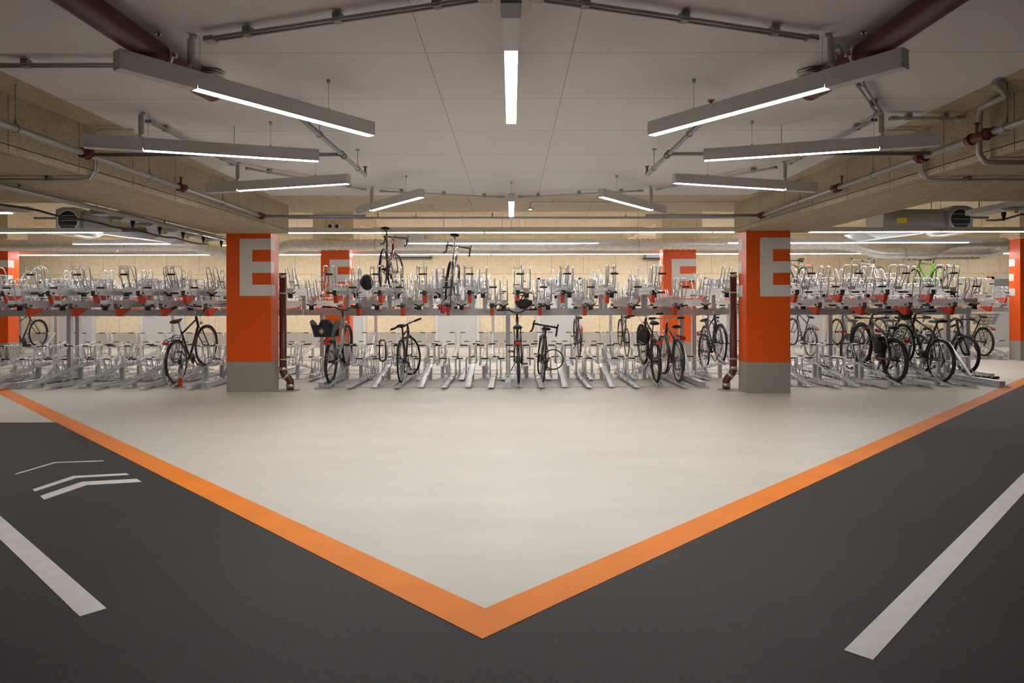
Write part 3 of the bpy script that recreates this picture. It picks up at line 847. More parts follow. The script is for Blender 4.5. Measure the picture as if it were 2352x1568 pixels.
def rack(label, y, x0, x1, posts, dirn, beam_x=None, rails=None, foot=(1.35, .35), feet=True, brace=True):
    """rack frame; dirn = +1 when its bicycles are loaded from the viewer's side"""
    t = thing('rack_frame', label, 'bicycle rack', ((x0 + x1) / 2, y, 0), 0, 'two-tier rack frames')
    cx = (x0 + x1) / 2
    a, b = x0 - cx, x1 - cx
    MB().box(a, b, -.03, .03, ZBM0, ZBM1).build('beam', 'steel', t)
    n = int((b - a) / .12)
    tb = MB()
    for i in range(n):
        for k in (.02, .05, .08):
            u = a + i * .12 + k
            tb.add([(u, -.032, ZBM0), (u + .016, -.032, ZBM0), (u + .008, -.032, ZBM0 - .012), (u, -.026, ZBM0), (u + .016, -.026, ZBM0), (u + .008, -.026, ZBM0 - .012)],
                   [(0, 2, 1), (3, 4, 5), (0, 1, 4, 3), (1, 2, 5, 4), (2, 0, 3, 5)])
            tb.add([(u, -.032, ZBM1), (u + .016, -.032, ZBM1), (u + .008, -.032, ZBM1 + .010), (u, -.026, ZBM1), (u + .016, -.026, ZBM1), (u + .008, -.026, ZBM1 + .010)],
                   [(0, 1, 2), (3, 5, 4), (0, 3, 4, 1), (1, 4, 5, 2), (2, 5, 3, 0)])
    o = tb.build('notched_edge', 'steel', t)
    for px in posts:
        u = px - cx
        MB().box(u - .035, u + .035, -.04, .04, .06, ZBM1 + .03).build('post', 'steel', t)
        f0, f1 = -dirn * foot[0], dirn * foot[1]
        m_ = MB().box(u - .045, u + .045, min(f0, f1), max(f0, f1), .015, .095)
        m_.box(u - .09, u + .09, f0 - .05 if dirn > 0 else f0 - .12, f0 + .12 if dirn > 0 else f0 + .05, 0, .015)
        for sx in (-.07, .07): m_.cyl((u + sx, f0 + dirn * .0, .015), (u + sx, f0, .035), .011, 8)
        m_.build('foot', 'steel', t)
        if brace:
            MB().beam((u, -dirn * .04, .62), (u, -dirn * .62, .10), .04, .03).build('brace', 'steel', t)
    for ry in (rails or []):
        MB().box(a, b, ry - y - .02, ry - y + .02, 0.0, .010).build('floor_rail', 'steel', t)
    return t
YA, YBk, YR = 11.95, 12.45, 17.25
rack('galvanised rack frame of the front row, centre bay', YA, -2.99, 3.0, (-2.96, -.06, 2.97), 1, rails=(10.75, 11.80))
rack('galvanised rack frame of the front row, left bay', YA, -10.9, -4.75, (-4.78, -7.73, -10.7), 1, rails=(10.75, 11.80))
rack('galvanised rack frame of the front row, right bay', YA, 4.15, 7.66, (4.2, 7.62), 1, rails=(10.75, 11.80))
rack('galvanised rack frame back to back behind the front row, middle part', YBk, -3.78, 3.66, (-3.45, -.07, 3.32), -1, rails=(12.78, 13.6), foot=(1.1, .65), brace=False)
rack('galvanised rack frame back to back behind the front row, left part', YBk, -12.0, -3.80, (-4.3, -7.9, -11.2), -1, rails=(12.78, 13.6), foot=(1.1, .65), brace=False)
rack('galvanised rack frame back to back behind the front row, right part', YBk, 3.68, 8.36, (5.8, 8.30), -1, rails=(12.78, 13.6), foot=(1.1, .65), brace=False)
rack('galvanised rack frame of the rear row by the far wall, middle part', YR, -5.9, 5.9, (-3.43, -.47, 2.5, 5.47), 1, rails=(16.1, 17.05))
rack('galvanised rack frame of the rear row by the far wall, left part', YR, -13.6, -5.92, (-6.0, -8.55, -11.5, -12.4), 1, rails=(16.1, 17.05))
rack('galvanised rack frame of the rear row by the far wall, right part', YR, 5.92, 12.9, (8.44, 11.4, 12.8), 1, rails=(16.1, 17.05))

# ---- upper tray (local: y=0 at the aisle end, running to +y; z=0 at the tray bottom)
hw_ = .052
mb = MB()
mb.box(-hw_, hw_, .0, 1.95, 0, .004)
mb.box(-hw_, -hw_ + .004, 0, 1.95, 0, .052); mb.box(hw_ - .004, hw_, 0, 1.95, 0, .052)
mb.box(-hw_ - .012, -hw_, .35, 1.6, .045, .052); mb.box(hw_, hw_ + .012, .35, 1.6, .045, .052)
mb.box(-.035, .035, .30, 1.95, -.062, 0)
me_tray = mb.mesh('tray_channel', 'tray')
me_plate = MB().prism([(-hw_ - .004, -.004), (hw_ + .004, -.004), (hw_ + .012, .05), (-hw_ - .012, .05)], 'y', -.006, .004).box(-hw_ - .008, -hw_, 0, .14, 0, .052).box(hw_, hw_ + .008, 0, .14, 0, .052).mesh('end_plate', 'plate')
mb = MB()
for s in (-1, 1):
    x = s * .058
    mb.tube([(x, .03, .02), (x, -.10, .20), (x, -.13, .25), (x, -.12, .35), (x, -.10, .375), (x, .08, .385), (x, .12, .37), (x, .135, .33), (x, .16, .03)], .0085, 7)
mb.cyl((-.058, -.122, .335), (.058, -.122, .335), .005, 6)
mb.tube([(-.058, -.10, .20), (-.058, -.15, .235), (.075, -.155, .24)], .006, 6)
mb.tube([(-.058, .02, .02), (-.058, -.04, -.03), (-.02, -.05, -.045), (.075, -.05, -.045)], .006, 6)
me_loop = mb.mesh('wheel_loop', 'tube')
me_grip = MB().cyl((-.058, 0, 0), (.058, 0, 0), .0135, 12).mesh('grip', 'rubber')
mb = MB()
for s in (-1, 1):
    x = s * .056
    mb.tube([(x, .42, .05), (x, .42, .095), (x, .45, .11), (x, 1.0, .11), (x, 1.05, .095), (x, 1.05, .05)], .006, 6)
    mb.tube([(x, 1.3, .05), (x, 1.3, .13), (x, 1.33, .15), (x, 1.5, .15)], .006, 6)
for yy in (.5, .72, .95): mb.cyl((-.056, yy, .05), (-.056, yy, .11), .005, 6)
me_rail = mb.mesh('side_rail', 'tube')
mb = MB()
for s in (-1, 1):
    x = s * .060
    mb.tube([(x, 1.93, .03), (x, 2.03, .34), (x, 2.03, .385), (x, 2.00, .41), (x, 1.94, .415), (x, 1.90, .39), (x, 1.70, .05)], .0085, 7)
    mb.tube([(x, 1.55, .04), (x, 1.46, .22), (x, 1.40, .24), (x, 1.34, .22), (x, 1.24, .04)], .007, 6)
mb.cyl((-.060, 2.02, .31), (.060, 2.02, .31), .005, 6)
me_inner = mb.mesh('wheel_loop', 'tube')
mb = MB()
mb.prism([(-hw_, 0), (0, -.035), (hw_, 0), (hw_, .055), (-hw_, .055)], 'y', 1.95, 1.956)
me_vpl = mb.mesh('inner_plate', 'plate')
mb = MB()
for s in (-1, 1):
    mb.beam((s * .01, 1.945, -.045), (s * .085, 1.945, -.012), .03, .018)
mb.box(-.035, .035, 1.92, 1.965, -.115, -.045)
me_stop = mb.mesh('rubber_stop', 'rubber')
mb = MB()
yA, yB, yC, yD = .33, .74, .45, .385
zt_, zb_ = -.075, -.205
mb.prism([(yA, zt_), (yB, zt_), (yC, zb_), (yD, zb_)], 'x', -.0285, .0285)
me_wedge = mb.mesh('counterweight', 'red_orange')
me_latch = MB().box(-.03, .03, .30, .38, -.075, -.0).box(-.042, .042, .36, .40, -.05, -.02).mesh('latch', 'rubber')
me_postH = MB().box(-.032, .032, -.03, .03, ZBM1 - ZTH, -.055).mesh('support_post', 'steel')
me_postL = MB().box(-.032, .032, -.03, .03, ZBM1 - ZTL, -.055).mesh('support_post', 'steel')

def make_tray(x, y, high, dirn, label, group, beam_y, slim=False):
    z = ZTH if high else ZTL
    t = thing('upper_tray', label, 'bicycle tray', (x, y, z), 0 if dirn > 0 else PI, group)
    inst('tray_channel', me_tray, t); inst('end_plate', me_plate, t)
    inst('wheel_loop', me_loop, t); inst('grip', me_grip, t, (.035, -.155, .243)); inst('grip', me_grip, t, (.035, -.05, -.045))
    inst('wheel_loop', me_inner, t)
    inst('counterweight', me_wedge, t)
    if not slim:
        inst('side_rail', me_rail, t); inst('inner_plate', me_vpl, t); inst('rubber_stop', me_stop, t); inst('latch', me_latch, t)
    else:
        inst('side_rail', me_rail, t)
    inst('support_post', me_postH if high else me_postL, t, (0, (beam_y - y) * dirn, 0))
    return t

# ---- lower wheel holders (local: y=0 at the aisle end)
def holder_mesh(high):
    m_ = {}
    c = MB()
    if high:
        zf = lambda y: .022 + .235 * max(0, min(1, y / 1.30))
        segs = [(-.05, 1.30), (1.30, 1.72)]
    else:
        zf = lambda y: .030
        segs = [(-.18, 1.75)]
    for a, b in segs:
        za, zb = zf(a), zf(b)
        c.add([(-.045, a, za), (.045, a, za), (.045, b, zb), (-.045, b, zb), (-.045, a, za + .004), (.045, a, za + .004), (.045, b, zb + .004), (-.045, b, zb + .004)],
              [(0, 3, 2, 1), (4, 5, 6, 7), (0, 1, 5, 4), (2, 3, 7, 6)])
        for s in (-1, 1):
            xa, xb = s * .045, s * .049
            c.add([(xa, a, za), (xb, a, za), (xb, b, zb), (xa, b, zb), (xa, a, za + .034), (xb, a, za + .034), (xb, b, zb + .034), (xa, b, zb + .034)],
                  [(0, 3, 2, 1), (4, 5, 6, 7), (0, 1, 5, 4), (1, 2, 6, 5), (2, 3, 7, 6), (3, 0, 4, 7)])
    m_['channel'] = c.mesh('wheel_channel', 'tray')
    zb = zf(1.3) + .02
    h = MB()
    for s in (-1, 1):
        x = s * .058
        h.tube([(x, 1.16, zb), (x, 1.22, zb + .10), (x, 1.20, zb + .30), (x, 1.23, zb + .325), (x, 1.38, zb + .325), (x, 1.41, zb + .30), (x, 1.44, zb + .14), (x, 1.62, zb - .01)], .0085, 7)
        h.tube([(x, 1.22, zb + .30), (x, 1.36, zb), ], .0075, 6)
        h.tube([(x, 1.20, zb + .31), (x * 1.35, 1.17, zb + .322), (x * 1.7, 1.16, zb + .322)], .007, 6)
    h.cyl((-.058, 1.22, zb + .255), (.058, 1.22, zb + .255), .005, 6)
    h.cyl((-.058, 1.17, zb + .02), (.058, 1.17, zb + .02), .006, 6)
    for s in (-1, 1):
        h.tube([(s * .06, 1.5, zb), (s * .06, 1.5, zb + .05), (s * .06, 1.7, zb + .05), (s * .06, 1.72, zb)], .006, 6)
    m_['loop'] = h.mesh('wheel_loop', 'tube')
    m_['grip'] = MB().cyl((0, 0, 0), (.115, -.045, .004), .011, 10).mesh('grip', 'rubber')
    m_['zg'] = zb + .322
    r_ = MB()
    z1 = zf(.35)
    for s in (-1, 1):
        x = s * .05
        r_.tube([(x, .28, z1), (x, .30, z1 + .06), (x, .35, z1 + .085), (x, .40, z1 + .06), (x, .42, z1)], .005, 6)
        z2 = zf(.9)
        r_.tube([(x, .86, z2), (x, .87, z2 + .05), (x, .90, z2 + .062), (x, .93, z2 + .05), (x, .94, z2)], .005, 6)
    m_['guide'] = r_.mesh('tyre_guide', 'tube')
    l = MB(); l2 = MB()
    if high:
        l.box(-.03, .03, 1.20, 1.26, 0, .235); l.box(-.09, .09, 1.17, 1.29, 0, .008)
        l2.box(-.03, .03, .27, .33, 0, .07); l2.box(-.08, .08, .25, .35, 0, .006)
    else:
        l.box(-.035, .035, 1.20, 1.26, 0, .03); l2.box(-.03, .03, .16, .22, 0, .03)
    m_['leg'] = l.mesh('support_leg', 'steel'); m_['leg2'] = l2.mesh('support_leg', 'steel')
    return m_
HM = {True: holder_mesh(True), False: holder_mesh(False)}
def make_holder(x, y, high, dirn, label, group, slim=False):
    m_ = HM[high]
    t = thing('wheel_holder', label, 'wheel holder', (x, y, 0), 0 if dirn > 0 else PI, group)
    inst('wheel_channel', m_['channel'], t); inst('wheel_loop', m_['loop'], t)
    inst('support_leg', m_['leg'], t); inst('support_leg', m_['leg2'], t)
    if not slim: inst('tyre_guide', m_['guide'], t)
    inst('grip', m_['grip'], t, (.085, 1.165, m_['zg'])); inst('grip', m_['grip'], t, (-.085, 1.165, m_['zg']), (0, 0, R(-137)))
    return t

rows = {}
fc = [(-2.86,1),(-2.49,0),(-2.13,1),(-1.77,0),(-1.41,1),(-1.04,0),(-.68,1),(-.32,0),(.10,1),(.46,0),(.83,1),(1.19,0),(1.56,1),(1.92,0),(2.30,1),(2.66,0)]
fl = [(-4.94 - .3635 * i, i % 2) for i in range(12)]
fr_ = [(4.24,0),(4.61,1),(4.98,0),(5.34,1),(5.70,0),(6.07,1),(6.44,0),(6.81,1),(7.16,0)]
bl = [(-5.12 - .3655 * i, 1 - i % 2) for i in range(16)]
bm = [(-4.86+.1,0),(-4.50+.1,1),(-4.13,0),(-3.78,1),(-3.42,0),(-2.66,1),(-2.30,0),(-1.94,1),(-1.58,0),(-1.22,1),(-.855,0),(-.49,1),(-.134,0),(.26,1),(.625,0),(.99,1),(1.35,0),(1.71,1),(2.08,0),(2.44,1),(2.84,0),(3.32,0),(3.68,1)]
br_ = [(7.91 - .3655 * i, i % 2) for i in range(11)]
rb = []
i = -33
for i in range(-33, 36):
    x = -.64 + .3715 * i
    if -13.0 < x < 12.6: rb.append((x, 1 - i % 2))

def lay(lst, ytray, yhold, dirn, beam_y, words, side, gname, slim=False):
    """side: 'left' numbers from the left end, 'right' from the right end"""
    order = sorted(lst, key=lambda p: p[0], reverse=(side == 'right'))
    cnt = {0: 0, 1: 0}
    for x, hi in order:
        cnt[hi] += 1
        k = nth(cnt[hi])
        make_tray(x, ytray, bool(hi), dirn, 'upper tray of the %s, %s %s one from its %s end' % (words, k, 'raised' if hi else 'lower', side), 'upper trays, ' + gname, beam_y, slim)
        make_holder(x, yhold, bool(hi), dirn, 'floor-level wheel holder of the %s, %s %s one from its %s end' % (words, k, 'ramped' if hi else 'flat', side), 'wheel holders, ' + gname, slim)
lay(fc, 10.72, 10.62, 1, YA, 'front centre racks', 'left', 'front centre')
lay(fl, 10.72, 10.62, 1, YA, 'front left racks', 'right', 'front left')
lay(fr_, 10.72, 10.62, 1, YA, 'front right racks', 'left', 'front right')
lay(bl, 13.62, 13.30, -1, YBk, 'left racks turned away', 'right', 'turned away left')
lay(bm, 13.62, 13.30, -1, YBk, 'middle racks turned away', 'left', 'turned away middle')
lay(br_, 13.62, 13.30, -1, YBk, 'right racks turned away', 'right', 'turned away right')
lay([p for p in rb if p[0] < -5.9], 16.2, 16.27, 1, YR, 'rear left racks', 'right', 'rear left', True)
lay([p for p in rb if -5.9 <= p[0] < 5.9], 16.2, 16.27, 1, YR, 'rear middle racks', 'left', 'rear middle', True)
lay([p for p in rb if p[0] >= 5.9], 16.2, 16.27, 1, YR, 'rear right racks', 'left', 'rear right', True)

# ------------------------------------------------------------------ bicycles
BM = {}
def col(name, c, rough=.3, metal=0.0, coat=.3):
    if name not in M: M[name] = pmat(name, c, rough, metal, var=.05, vscale=9, coat=coat)
    return name
col('frame black', (.016, .016, .018)); col('frame brown', (.040, .030, .022)); col('frame charcoal', (.05, .055, .06)); col('frame maroon', (.075, .010, .018))
col('frame silver', (.50, .50, .50), .3, .5); col('frame pale', (.56, .56, .54)); col('frame white', (.72, .70, .66)); col('frame green', (.13, .42, .02))
col('frame mauve', (.17, .115, .12), .32, .3); col('frame slate', (.13, .16, .18)); col('frame titanium', (.34, .31, .29), .35, .8)
col('tyre black', (.014, .014, .014), .7, 0, 0); col('tyre tan', (.075, .052, .038), .7, 0, 0)
col('rim dark', (.03, .03, .03), .35, .5); col('rim silver', (.55, .55, .56), .25, .9)
col('saddle brown', (.055, .022, .012), .45); col('saddle grey', (.33, .33, .34), .8, 0, 0)
col('lamp red', (.55, .012, .015), .2, 0, .6); col('reflector amber', (.75, .25, .02), .3); col('chrome', (.75, .75, .75), .15, 1.0)
col('helmet red', (.50, .02, .03), .35); col('tape white', (.70, .68, .64), .5, 0, 0); col('star', (.55, .38, .14), .6, 0, 0); col('navy', (.012, .014, .03), .6, 0, 0)

def wheel_mesh(r, wd, tyre, rim):
    k = ('w', r, wd, tyre, rim)
    if k in BM: return BM[k]
    t = MB().torus((0, 0, 0), r - wd / 2, wd / 2, 'x', 44, 8).mesh('tyre', tyre)
    q = MB()
    q.torus((0, 0, 0), r - wd - .004, .009, 'x', 44, 6)
    q.cyl((-.045, 0, 0), (.045, 0, 0), .018, 10); q.cyl((-.03, 0, 0), (-.026, 0, 0), .028, 12); q.cyl((.026, 0, 0), (.03, 0, 0), .028, 12)
    q = q.mesh('rim', rim)
    s = MB()
    for i in range(28):
        a = 2 * PI * i / 28; b = a + (.5 if i % 4 < 2 else -.5); x = .028 if i % 2 else -.028
        s.tube([(x, .026 * math.cos(b), .026 * math.sin(b)), (0, (r - wd - .006) * math.cos(a), (r - wd - .006) * math.sin(a))], .0013, 4)
    s = s.mesh('spokes', 'chrome')
    BM[k] = (t, q, s)
    return BM[k]

def wheel(t, name, c, r, wd, tyre, rim, rot=0):
    a, b, s = wheel_mesh(r, wd, tyre, rim)
    o = inst(name, b, t, c, (0, 0, rot))
    inst('tyre', a, o); inst('spokes', s, o)
    return o

def bicycle(label, x, y, z, pitch=0, lean=0, yaw=0, style='diamond', frame='frame black', bars='flat', r=.345, wd=.036, tyre='tyre black', rim='rim dark',
            guards=True, rack_=True, tail=True, headlamp=True, saddle='rubber', sh=.94, bh=.98, steer=0, stand=True, suspension=False, motor=False, kickstand=True,
            seatpost='rim dark', grips='rubber', cables=True, thick=1.0, group='parked bicycles'):
    """local: rear hub above the origin, front wheel towards +y"""
    t = thing('bicycle', label, 'bicycle', (x, y, z), 0, group)
    t.rotation_mode = 'XYZ'
    t.rotation_euler = (Matrix.Rotation(yaw, 3, 'Z') @ Matrix.Rotation(pitch, 3, 'X') @ Matrix.Rotation(lean, 3, 'Y')).to_euler('XYZ')
    wb = 1.05
    BB = Vector((0, .44, .285)); RH_ = Vector((0, 0, r)); FH = Vector((0, wb, r))
    ST = Vector((0, .44 - .19, .285 + .49)) if sh > .9 else Vector((0, .28, .285 + .42))
    HT = Vector((0, .80, min(.90, bh - .05))); HB = Vector((0, .845, .745))
    sd = (ST - BB).normalized(); SP = BB + sd * ((sh - .04 - BB.z) / sd.z)
    k = thick
    f = MB()
    f.tube([BB, ST], .0155 * k, 10)
    if style == 'step':
        f.tube([HB, Vector((0, .66, .42)), BB + Vector((0, .02, .03))], .026 * k, 10)
        f.tube([HT + Vector((0, 0, -.09)), HB + Vector((0, 0, -.04))], .022 * k, 10)
    elif style == 'mixte':
        f.tube([HB, BB], .019 * k, 10); f.tube([HT + Vector((0, .01, -.05)), BB.lerp(ST, .45)], .014 * k, 10)
    else:
        f.tube([HB, BB], .020 * k, 10); f.tube([HT + Vector((0, .008, -.035)), ST + Vector((0, 0, -.03))], .0145 * k, 10)
    f.tube([HT, HB], .022, 10)
    for s in (-1, 1):
        f.tube([BB + Vector((s * .03, 0, 0)), BB + Vector((s * .04, -.12, .01)), RH_ + Vector((s * .062, 0, 0))], .009 * k, 7)
        f.tube([ST + Vector((s * .012, 0, -.06)), RH_.lerp(ST, .5) + Vector((s * .05, 0, 0)), RH_ + Vector((s * .062, 0, 0))], .0075 * k, 7)
    f.cyl(BB + Vector((-.04, 0, 0)), BB + Vector((.04, 0, 0)), .024, 12)
    if motor: f.ball(BB + Vector((0, .03, .01)), .05, .10, .085)
    f.build('frame', frame, t)
    # steering assembly pivots about the head tube
    hd = (HT - HB).normalized()
    fp = bpy.data.objects.new('fork', None)
    F = MB()
    rake = FH - HB
    def S(v):      # rotate about the steering axis
        v = Vector(v)
        return HB + Matrix.Rotation(steer, 3, hd) @ (v - HB) if steer else v
    crown = HB - hd * .04
    F.cyl(S(HB), S(crown), .02, 10)
    for s in (-1, 1):
        F.tube([S(crown + Vector((s * .012, 0, 0))), S(crown + Vector((s * .055, .01, -.03))), S(crown.lerp(FH, .55) + Vector((s * .056, -.01, 0))), S(FH + Vector((s * .052, 0, 0)))], .016 if suspension else .0095, 8)
    if suspension: F.tube([S(crown + Vector((-.06, .01, -.03))), S(crown + Vector((.06, .01, -.03)))], .022, 8)
    fork = F.build('fork', 'frame black' if suspension else frame, t)
    fwc = S(FH)
    wheel(t, 'wheel', fwc, r, wd, tyre, rim, steer)
    wheel(t, 'wheel', RH_, r, wd, tyre, rim)
    # stem and bars
    bc = HT + hd * (bh - HT.z - .02) + Vector((0, .05 if bars != 'city' else .02, .02))
    MB().tube([S(HT), S(HT + hd * (bh - HT.z - .02)), S(bc)], .014, 8).build('stem', 'chrome' if seatpost == 'chrome' else 'frame black', t)
    H = MB(); G = MB()
    if bars == 'drop':
        for s in (-1, 1):
            H.tube([S(bc), S(bc + Vector((s * .15, 0, 0))), S(bc + Vector((s * .205, .03, 0))), S(bc + Vector((s * .21, .085, -.01))), S(bc + Vector((s * .21, .10, -.06))), S(bc + Vector((s * .215, .06, -.125))), S(bc + Vector((s * .225, -.03, -.14)))], .015, 8)
            G.tube([S(bc + Vector((s * .21, .08, 0))), S(bc + Vector((s * .21, .13, .035))), S(bc + Vector((s * .21, .135, .055)))], .014, 8)
            G.tube([S(bc + Vector((s * .21, .135, .03))), S(bc + Vector((s * .212, .15, -.05))), S(bc + Vector((s * .214, .12, -.09)))], .006, 6)
        H.build('handlebar', grips, t); G.build('brake_lever', 'rubber', t)
    else:
        if bars == 'flat': pts = lambda s: [(0, 0, 0), (s * .15, 0, .01), (s * .30, -.02, .015)]; g0 = lambda s: ((s * .19, -.006, .012), (s * .31, -.022, .015))
        elif bars == 'riser': pts = lambda s: [(0, 0, 0), (s * .06, 0, .0), (s * .13, -.01, .045), (s * .32, -.05, .055)]; g0 = lambda s: ((s * .20, -.027, .05), (s * .335, -.053, .056))
        else: pts = lambda s: [(0, 0, 0), (s * .08, .02, .02), (s * .18, .0, .055), (s * .25, -.10, .05), (s * .27, -.20, .04)]; g0 = lambda s: ((s * .255, -.12, .048), (s * .275, -.22, .038))
        for s in (-1, 1):
            H.tube([S(bc + Vector(p)) for p in pts(s)], .0115, 8)
            a, b = g0(s); G.tube([S(bc + Vector(a)), S(bc + Vector(b))], .017, 8)
        hb_ = H.build('handlebar', 'chrome' if seatpost == 'chrome' else 'frame black', t)
        G.build('grips', grips, hb_)
        L_ = MB()
        for s in (-1, 1):
            a, b = g0(s); a = Vector(a); b = Vector(b)
            L_.tube([S(bc + a + (a - b) * .15 + Vector((0, .02, -.01))), S(bc + a.lerp(b, .2) + Vector((0, .05, -.022))), S(bc + b + Vector((0, .055, -.02)))], .005, 6)
        L_.build('brake_lever', 'rim dark', t)
    if cables:
        c = MB()
        for s in (-1, 1):
            q0 = bc + Vector((s * .15, .02, 0))
            c.tube([S(q0), S(q0 + Vector((s * .01, .07, .03))), S(bc + Vector((s * .10, .13, -.02))), S(bc + Vector((s * .03, .10, -.14))), HB + Vector((s * .02, .03, .03))], .0024, 5)
        c.build('brake_cables', 'rubber', t)
    # saddle
    MB().tube([ST - sd * .02, SP], .0135, 8).build('seat_post', seatpost, t)
    m_ = MB()
    sc = SP + Vector((0, -.02, .03))
    sect = [(-.13, .070, .03), (-.10, .078, .036), (-.04, .070, .034), (.03, .036, .026), (.10, .022, .018), (.145, .014, .010)]
    vs = []; n = 12
    for (yy, hwid, hh) in sect:
        for q in range(n):
            a = 2 * PI * q / n
            vs.append((sc.x + hwid * math.cos(a), sc.y + yy, sc.z + (hh if math.sin(a) > 0 else hh * .55) * math.sin(a)))
    fs = [tuple(range(n)), tuple(range((len(sect) - 1) * n, len(sect) * n))[::-1]]
    for i_ in range(len(sect) - 1):
        for q in range(n):
            q2 = (q + 1) % n; fs.append((i_ * n + q, (i_ + 1) * n + q, (i_ + 1) * n + q2, i_ * n + q2))
    m_.add(vs, fs, 0, True)
    m_.tube([sc + Vector((-.02, -.08, -.02)), SP, sc + Vector((0, .1, -.012))], .006, 6)
    m_.build('saddle', saddle, t)
    # drivetrain
    c = MB().cyl(BB + Vector((.048, 0, 0)), BB + Vector((.052, 0, 0)), .085, 24)
    c.tube([BB + Vector((.06, 0, 0)), BB + Vector((.068, .10, -.135))], .010, 7); c.tube([BB + Vector((-.06, 0, 0)), BB + Vector((-.068, -.10, .135))], .010, 7)
    c.tube([BB + Vector((.05, 0, .085)), RH_ + Vector((.05, .0, .035))], .004, 5); c.tube([BB + Vector((.05, 0, -.085)), RH_ + Vector((.05, .02, -.06))], .004, 5)
    c.cyl(RH_ + Vector((.040, 0, 0)), RH_ + Vector((.054, 0, 0)), .042, 16)
    c.beam(RH_ + Vector((.055, .01, -.02)), RH_ + Vector((.055, .04, -.12)), .012, .03)
    c.build('crankset', 'frame black', t)
    for s in (-1, 1):
        p = BB + Vector((s * .115, s * .10, -s * .135))
        pd = MB().box(p.x - .045, p.x + .045, p.y - .035, p.y + .035, p.z - .010, p.z + .010).build('pedal', 'rubber', t)
        MB().box(p.x - .03, p.x + .03, p.y - .037, p.y - .0352, p.z - .007, p.z + .007).build('reflector', 'reflector amber', pd)
    if guards:
        def arc(cn, r0, a0, a1, wid, SS):
            m2 = MB(); n2 = 16; vs = []
            for i2 in range(n2 + 1):
                a = a0 + (a1 - a0) * i2 / n2
                for (dx, dr) in ((-wid, -.012), (-wid * .6, 0), (wid * .6, 0), (wid, -.012)):
                    vs.append(SS(cn + Vector((dx, (r0 + dr) * math.cos(a), (r0 + dr) * math.sin(a)))))
            fs = []
            for i2 in range(n2):
                for q in range(3): fs.append((i2 * 4 + q, i2 * 4 + q + 1, i2 * 4 + 5 + q, i2 * 4 + 4 + q))
            m2.add(vs, fs, 0, True)
            for s in (-1, 1):
                m2.tube([SS(cn + Vector((s * .05, 0, 0))), SS(cn + Vector((s * wid, r0 * math.cos(a1), r0 * math.sin(a1))))], .003, 5)
            return m2
        arc(RH_, r + .016, R(40), R(200), .024, lambda v: v).build('mudguard', 'frame black', t)
        arc(FH, r + .016, R(125), R(-10), .024, S).build('mudguard', 'frame black', t)
    if rack_:
        m2 = MB(); zr = r * 2 + .055
        for s in (-1, 1):
            m2.tube([(s * .055, .20, zr), (s * .055, -.22, zr), (s * .02, -.26, zr)], .006, 6)
            m2.tube([(s * .055, -.12, zr), RH_ + Vector((s * .07, 0, .01))], .005, 6); m2.tube([(s * .055, .02, zr), RH_ + Vector((s * .07, 0, .01))], .005, 6)
        for yy in (.15, .03, -.09, -.20): m2.cyl((-.055, yy, zr), (.055, yy, zr), .004, 6)
        m2.build('luggage_rack', 'frame black', t)
    if tail:
        zt2 = r * 2 + .03
        MB().box(-.045, .045, -.285 if rack_ else -.26, -.262 if rack_ else -.24, zt2 - .022, zt2 + .02).build('tail_light', 'lamp red', t)
    if headlamp:
        p = S(HB + Vector((0, .07, .02)))
        MB().tube([p, p + Vector((0, .03, 0)), p + Vector((0, .055, 0))], .02, 10, radii=[.014, .026, .028]).build('headlamp', 'chrome', t)
    if kickstand:
        MB().tube([BB + Vector((-.04, -.14, -.03)), BB + Vector((-.12, -.20, -.16))], .008, 6).build('kickstand', 'frame black', t)
    return t

def helmet(label, x, y, z, mat='black', rot=(0, 0, 0), straps=.16, mat2=None):
    t = thing('helmet', label, 'helmet', (x, y, z), 0, 'bicycle helmets')
    t.rotation_euler = rot
    m_ = MB().ball((0, 0, 0), .10, .135, .10, 20, 10, 0, z0=-.25)
    m_.torus((0, 0, -.025), .098, .012, 'z', 28, 6)
    m_.build('helmet_shell', mat, t)
    v = MB()
    for s in (-1, 0, 1):
        v.tube([(s * .045, .10, .05), (s * .05, .04, .094), (s * .05, -.04, .094), (s * .045, -.10, .05)], .008, 6)
    v.build('vent_ridges', mat2 or mat, t)
    if straps:
        s_ = MB()
        for s in (-1, 1):
            s_.tube([(s * .085, .05, -.02), (s * .06, .02, -.10), (0, 0, -straps)], .005, 5)
            s_.tube([(s * .085, -.06, -.02), (s * .06, -.01, -.10), (0, 0, -straps)], .005, 5)
        s_.build('straps', 'rubber', t)
    return t

PH = R(11.5)    # pitch when the front wheel stands in a ramped holder
g1 = 'bicycles in the front lower row'
bicycle('dark brown touring bicycle with tan tyres and brown saddle, left of the near left column', -5.33, 10.93, .055, pitch=PH, frame='frame brown', tyre='tyre tan', rim='rim silver', saddle='saddle brown', seatpost='chrome', bars='city', bh=1.05, sh=.99, steer=R(-6), group=g1)
b2 = bicycle('silver step-through e-bike with grey saddle and loaded rear crate', -2.88, 10.93, .055, pitch=PH, lean=R(2), frame='frame silver', style='step', saddle='saddle grey', bars='riser', bh=1.02, sh=.93, wd=.042, motor=True, group=g1)
bicycle('slim black bicycle with turned handlebar standing right of a small lock', -1.77, 10.95, .05, pitch=R(1), lean=R(-1), frame='frame black', guards=False, rack_=False, bars='flat', sh=.91, bh=.90, tail=False, steer=R(42), wd=.03, rim='rim silver', headlamp=False, group=g1)
bicycle('black city bicycle with red rear reflector directly beside the middle post', .11, 10.93, .055, pitch=PH, lean=R(-1), frame='frame black', bars='riser', bh=.97, sh=.88, wd=.04, group=g1)
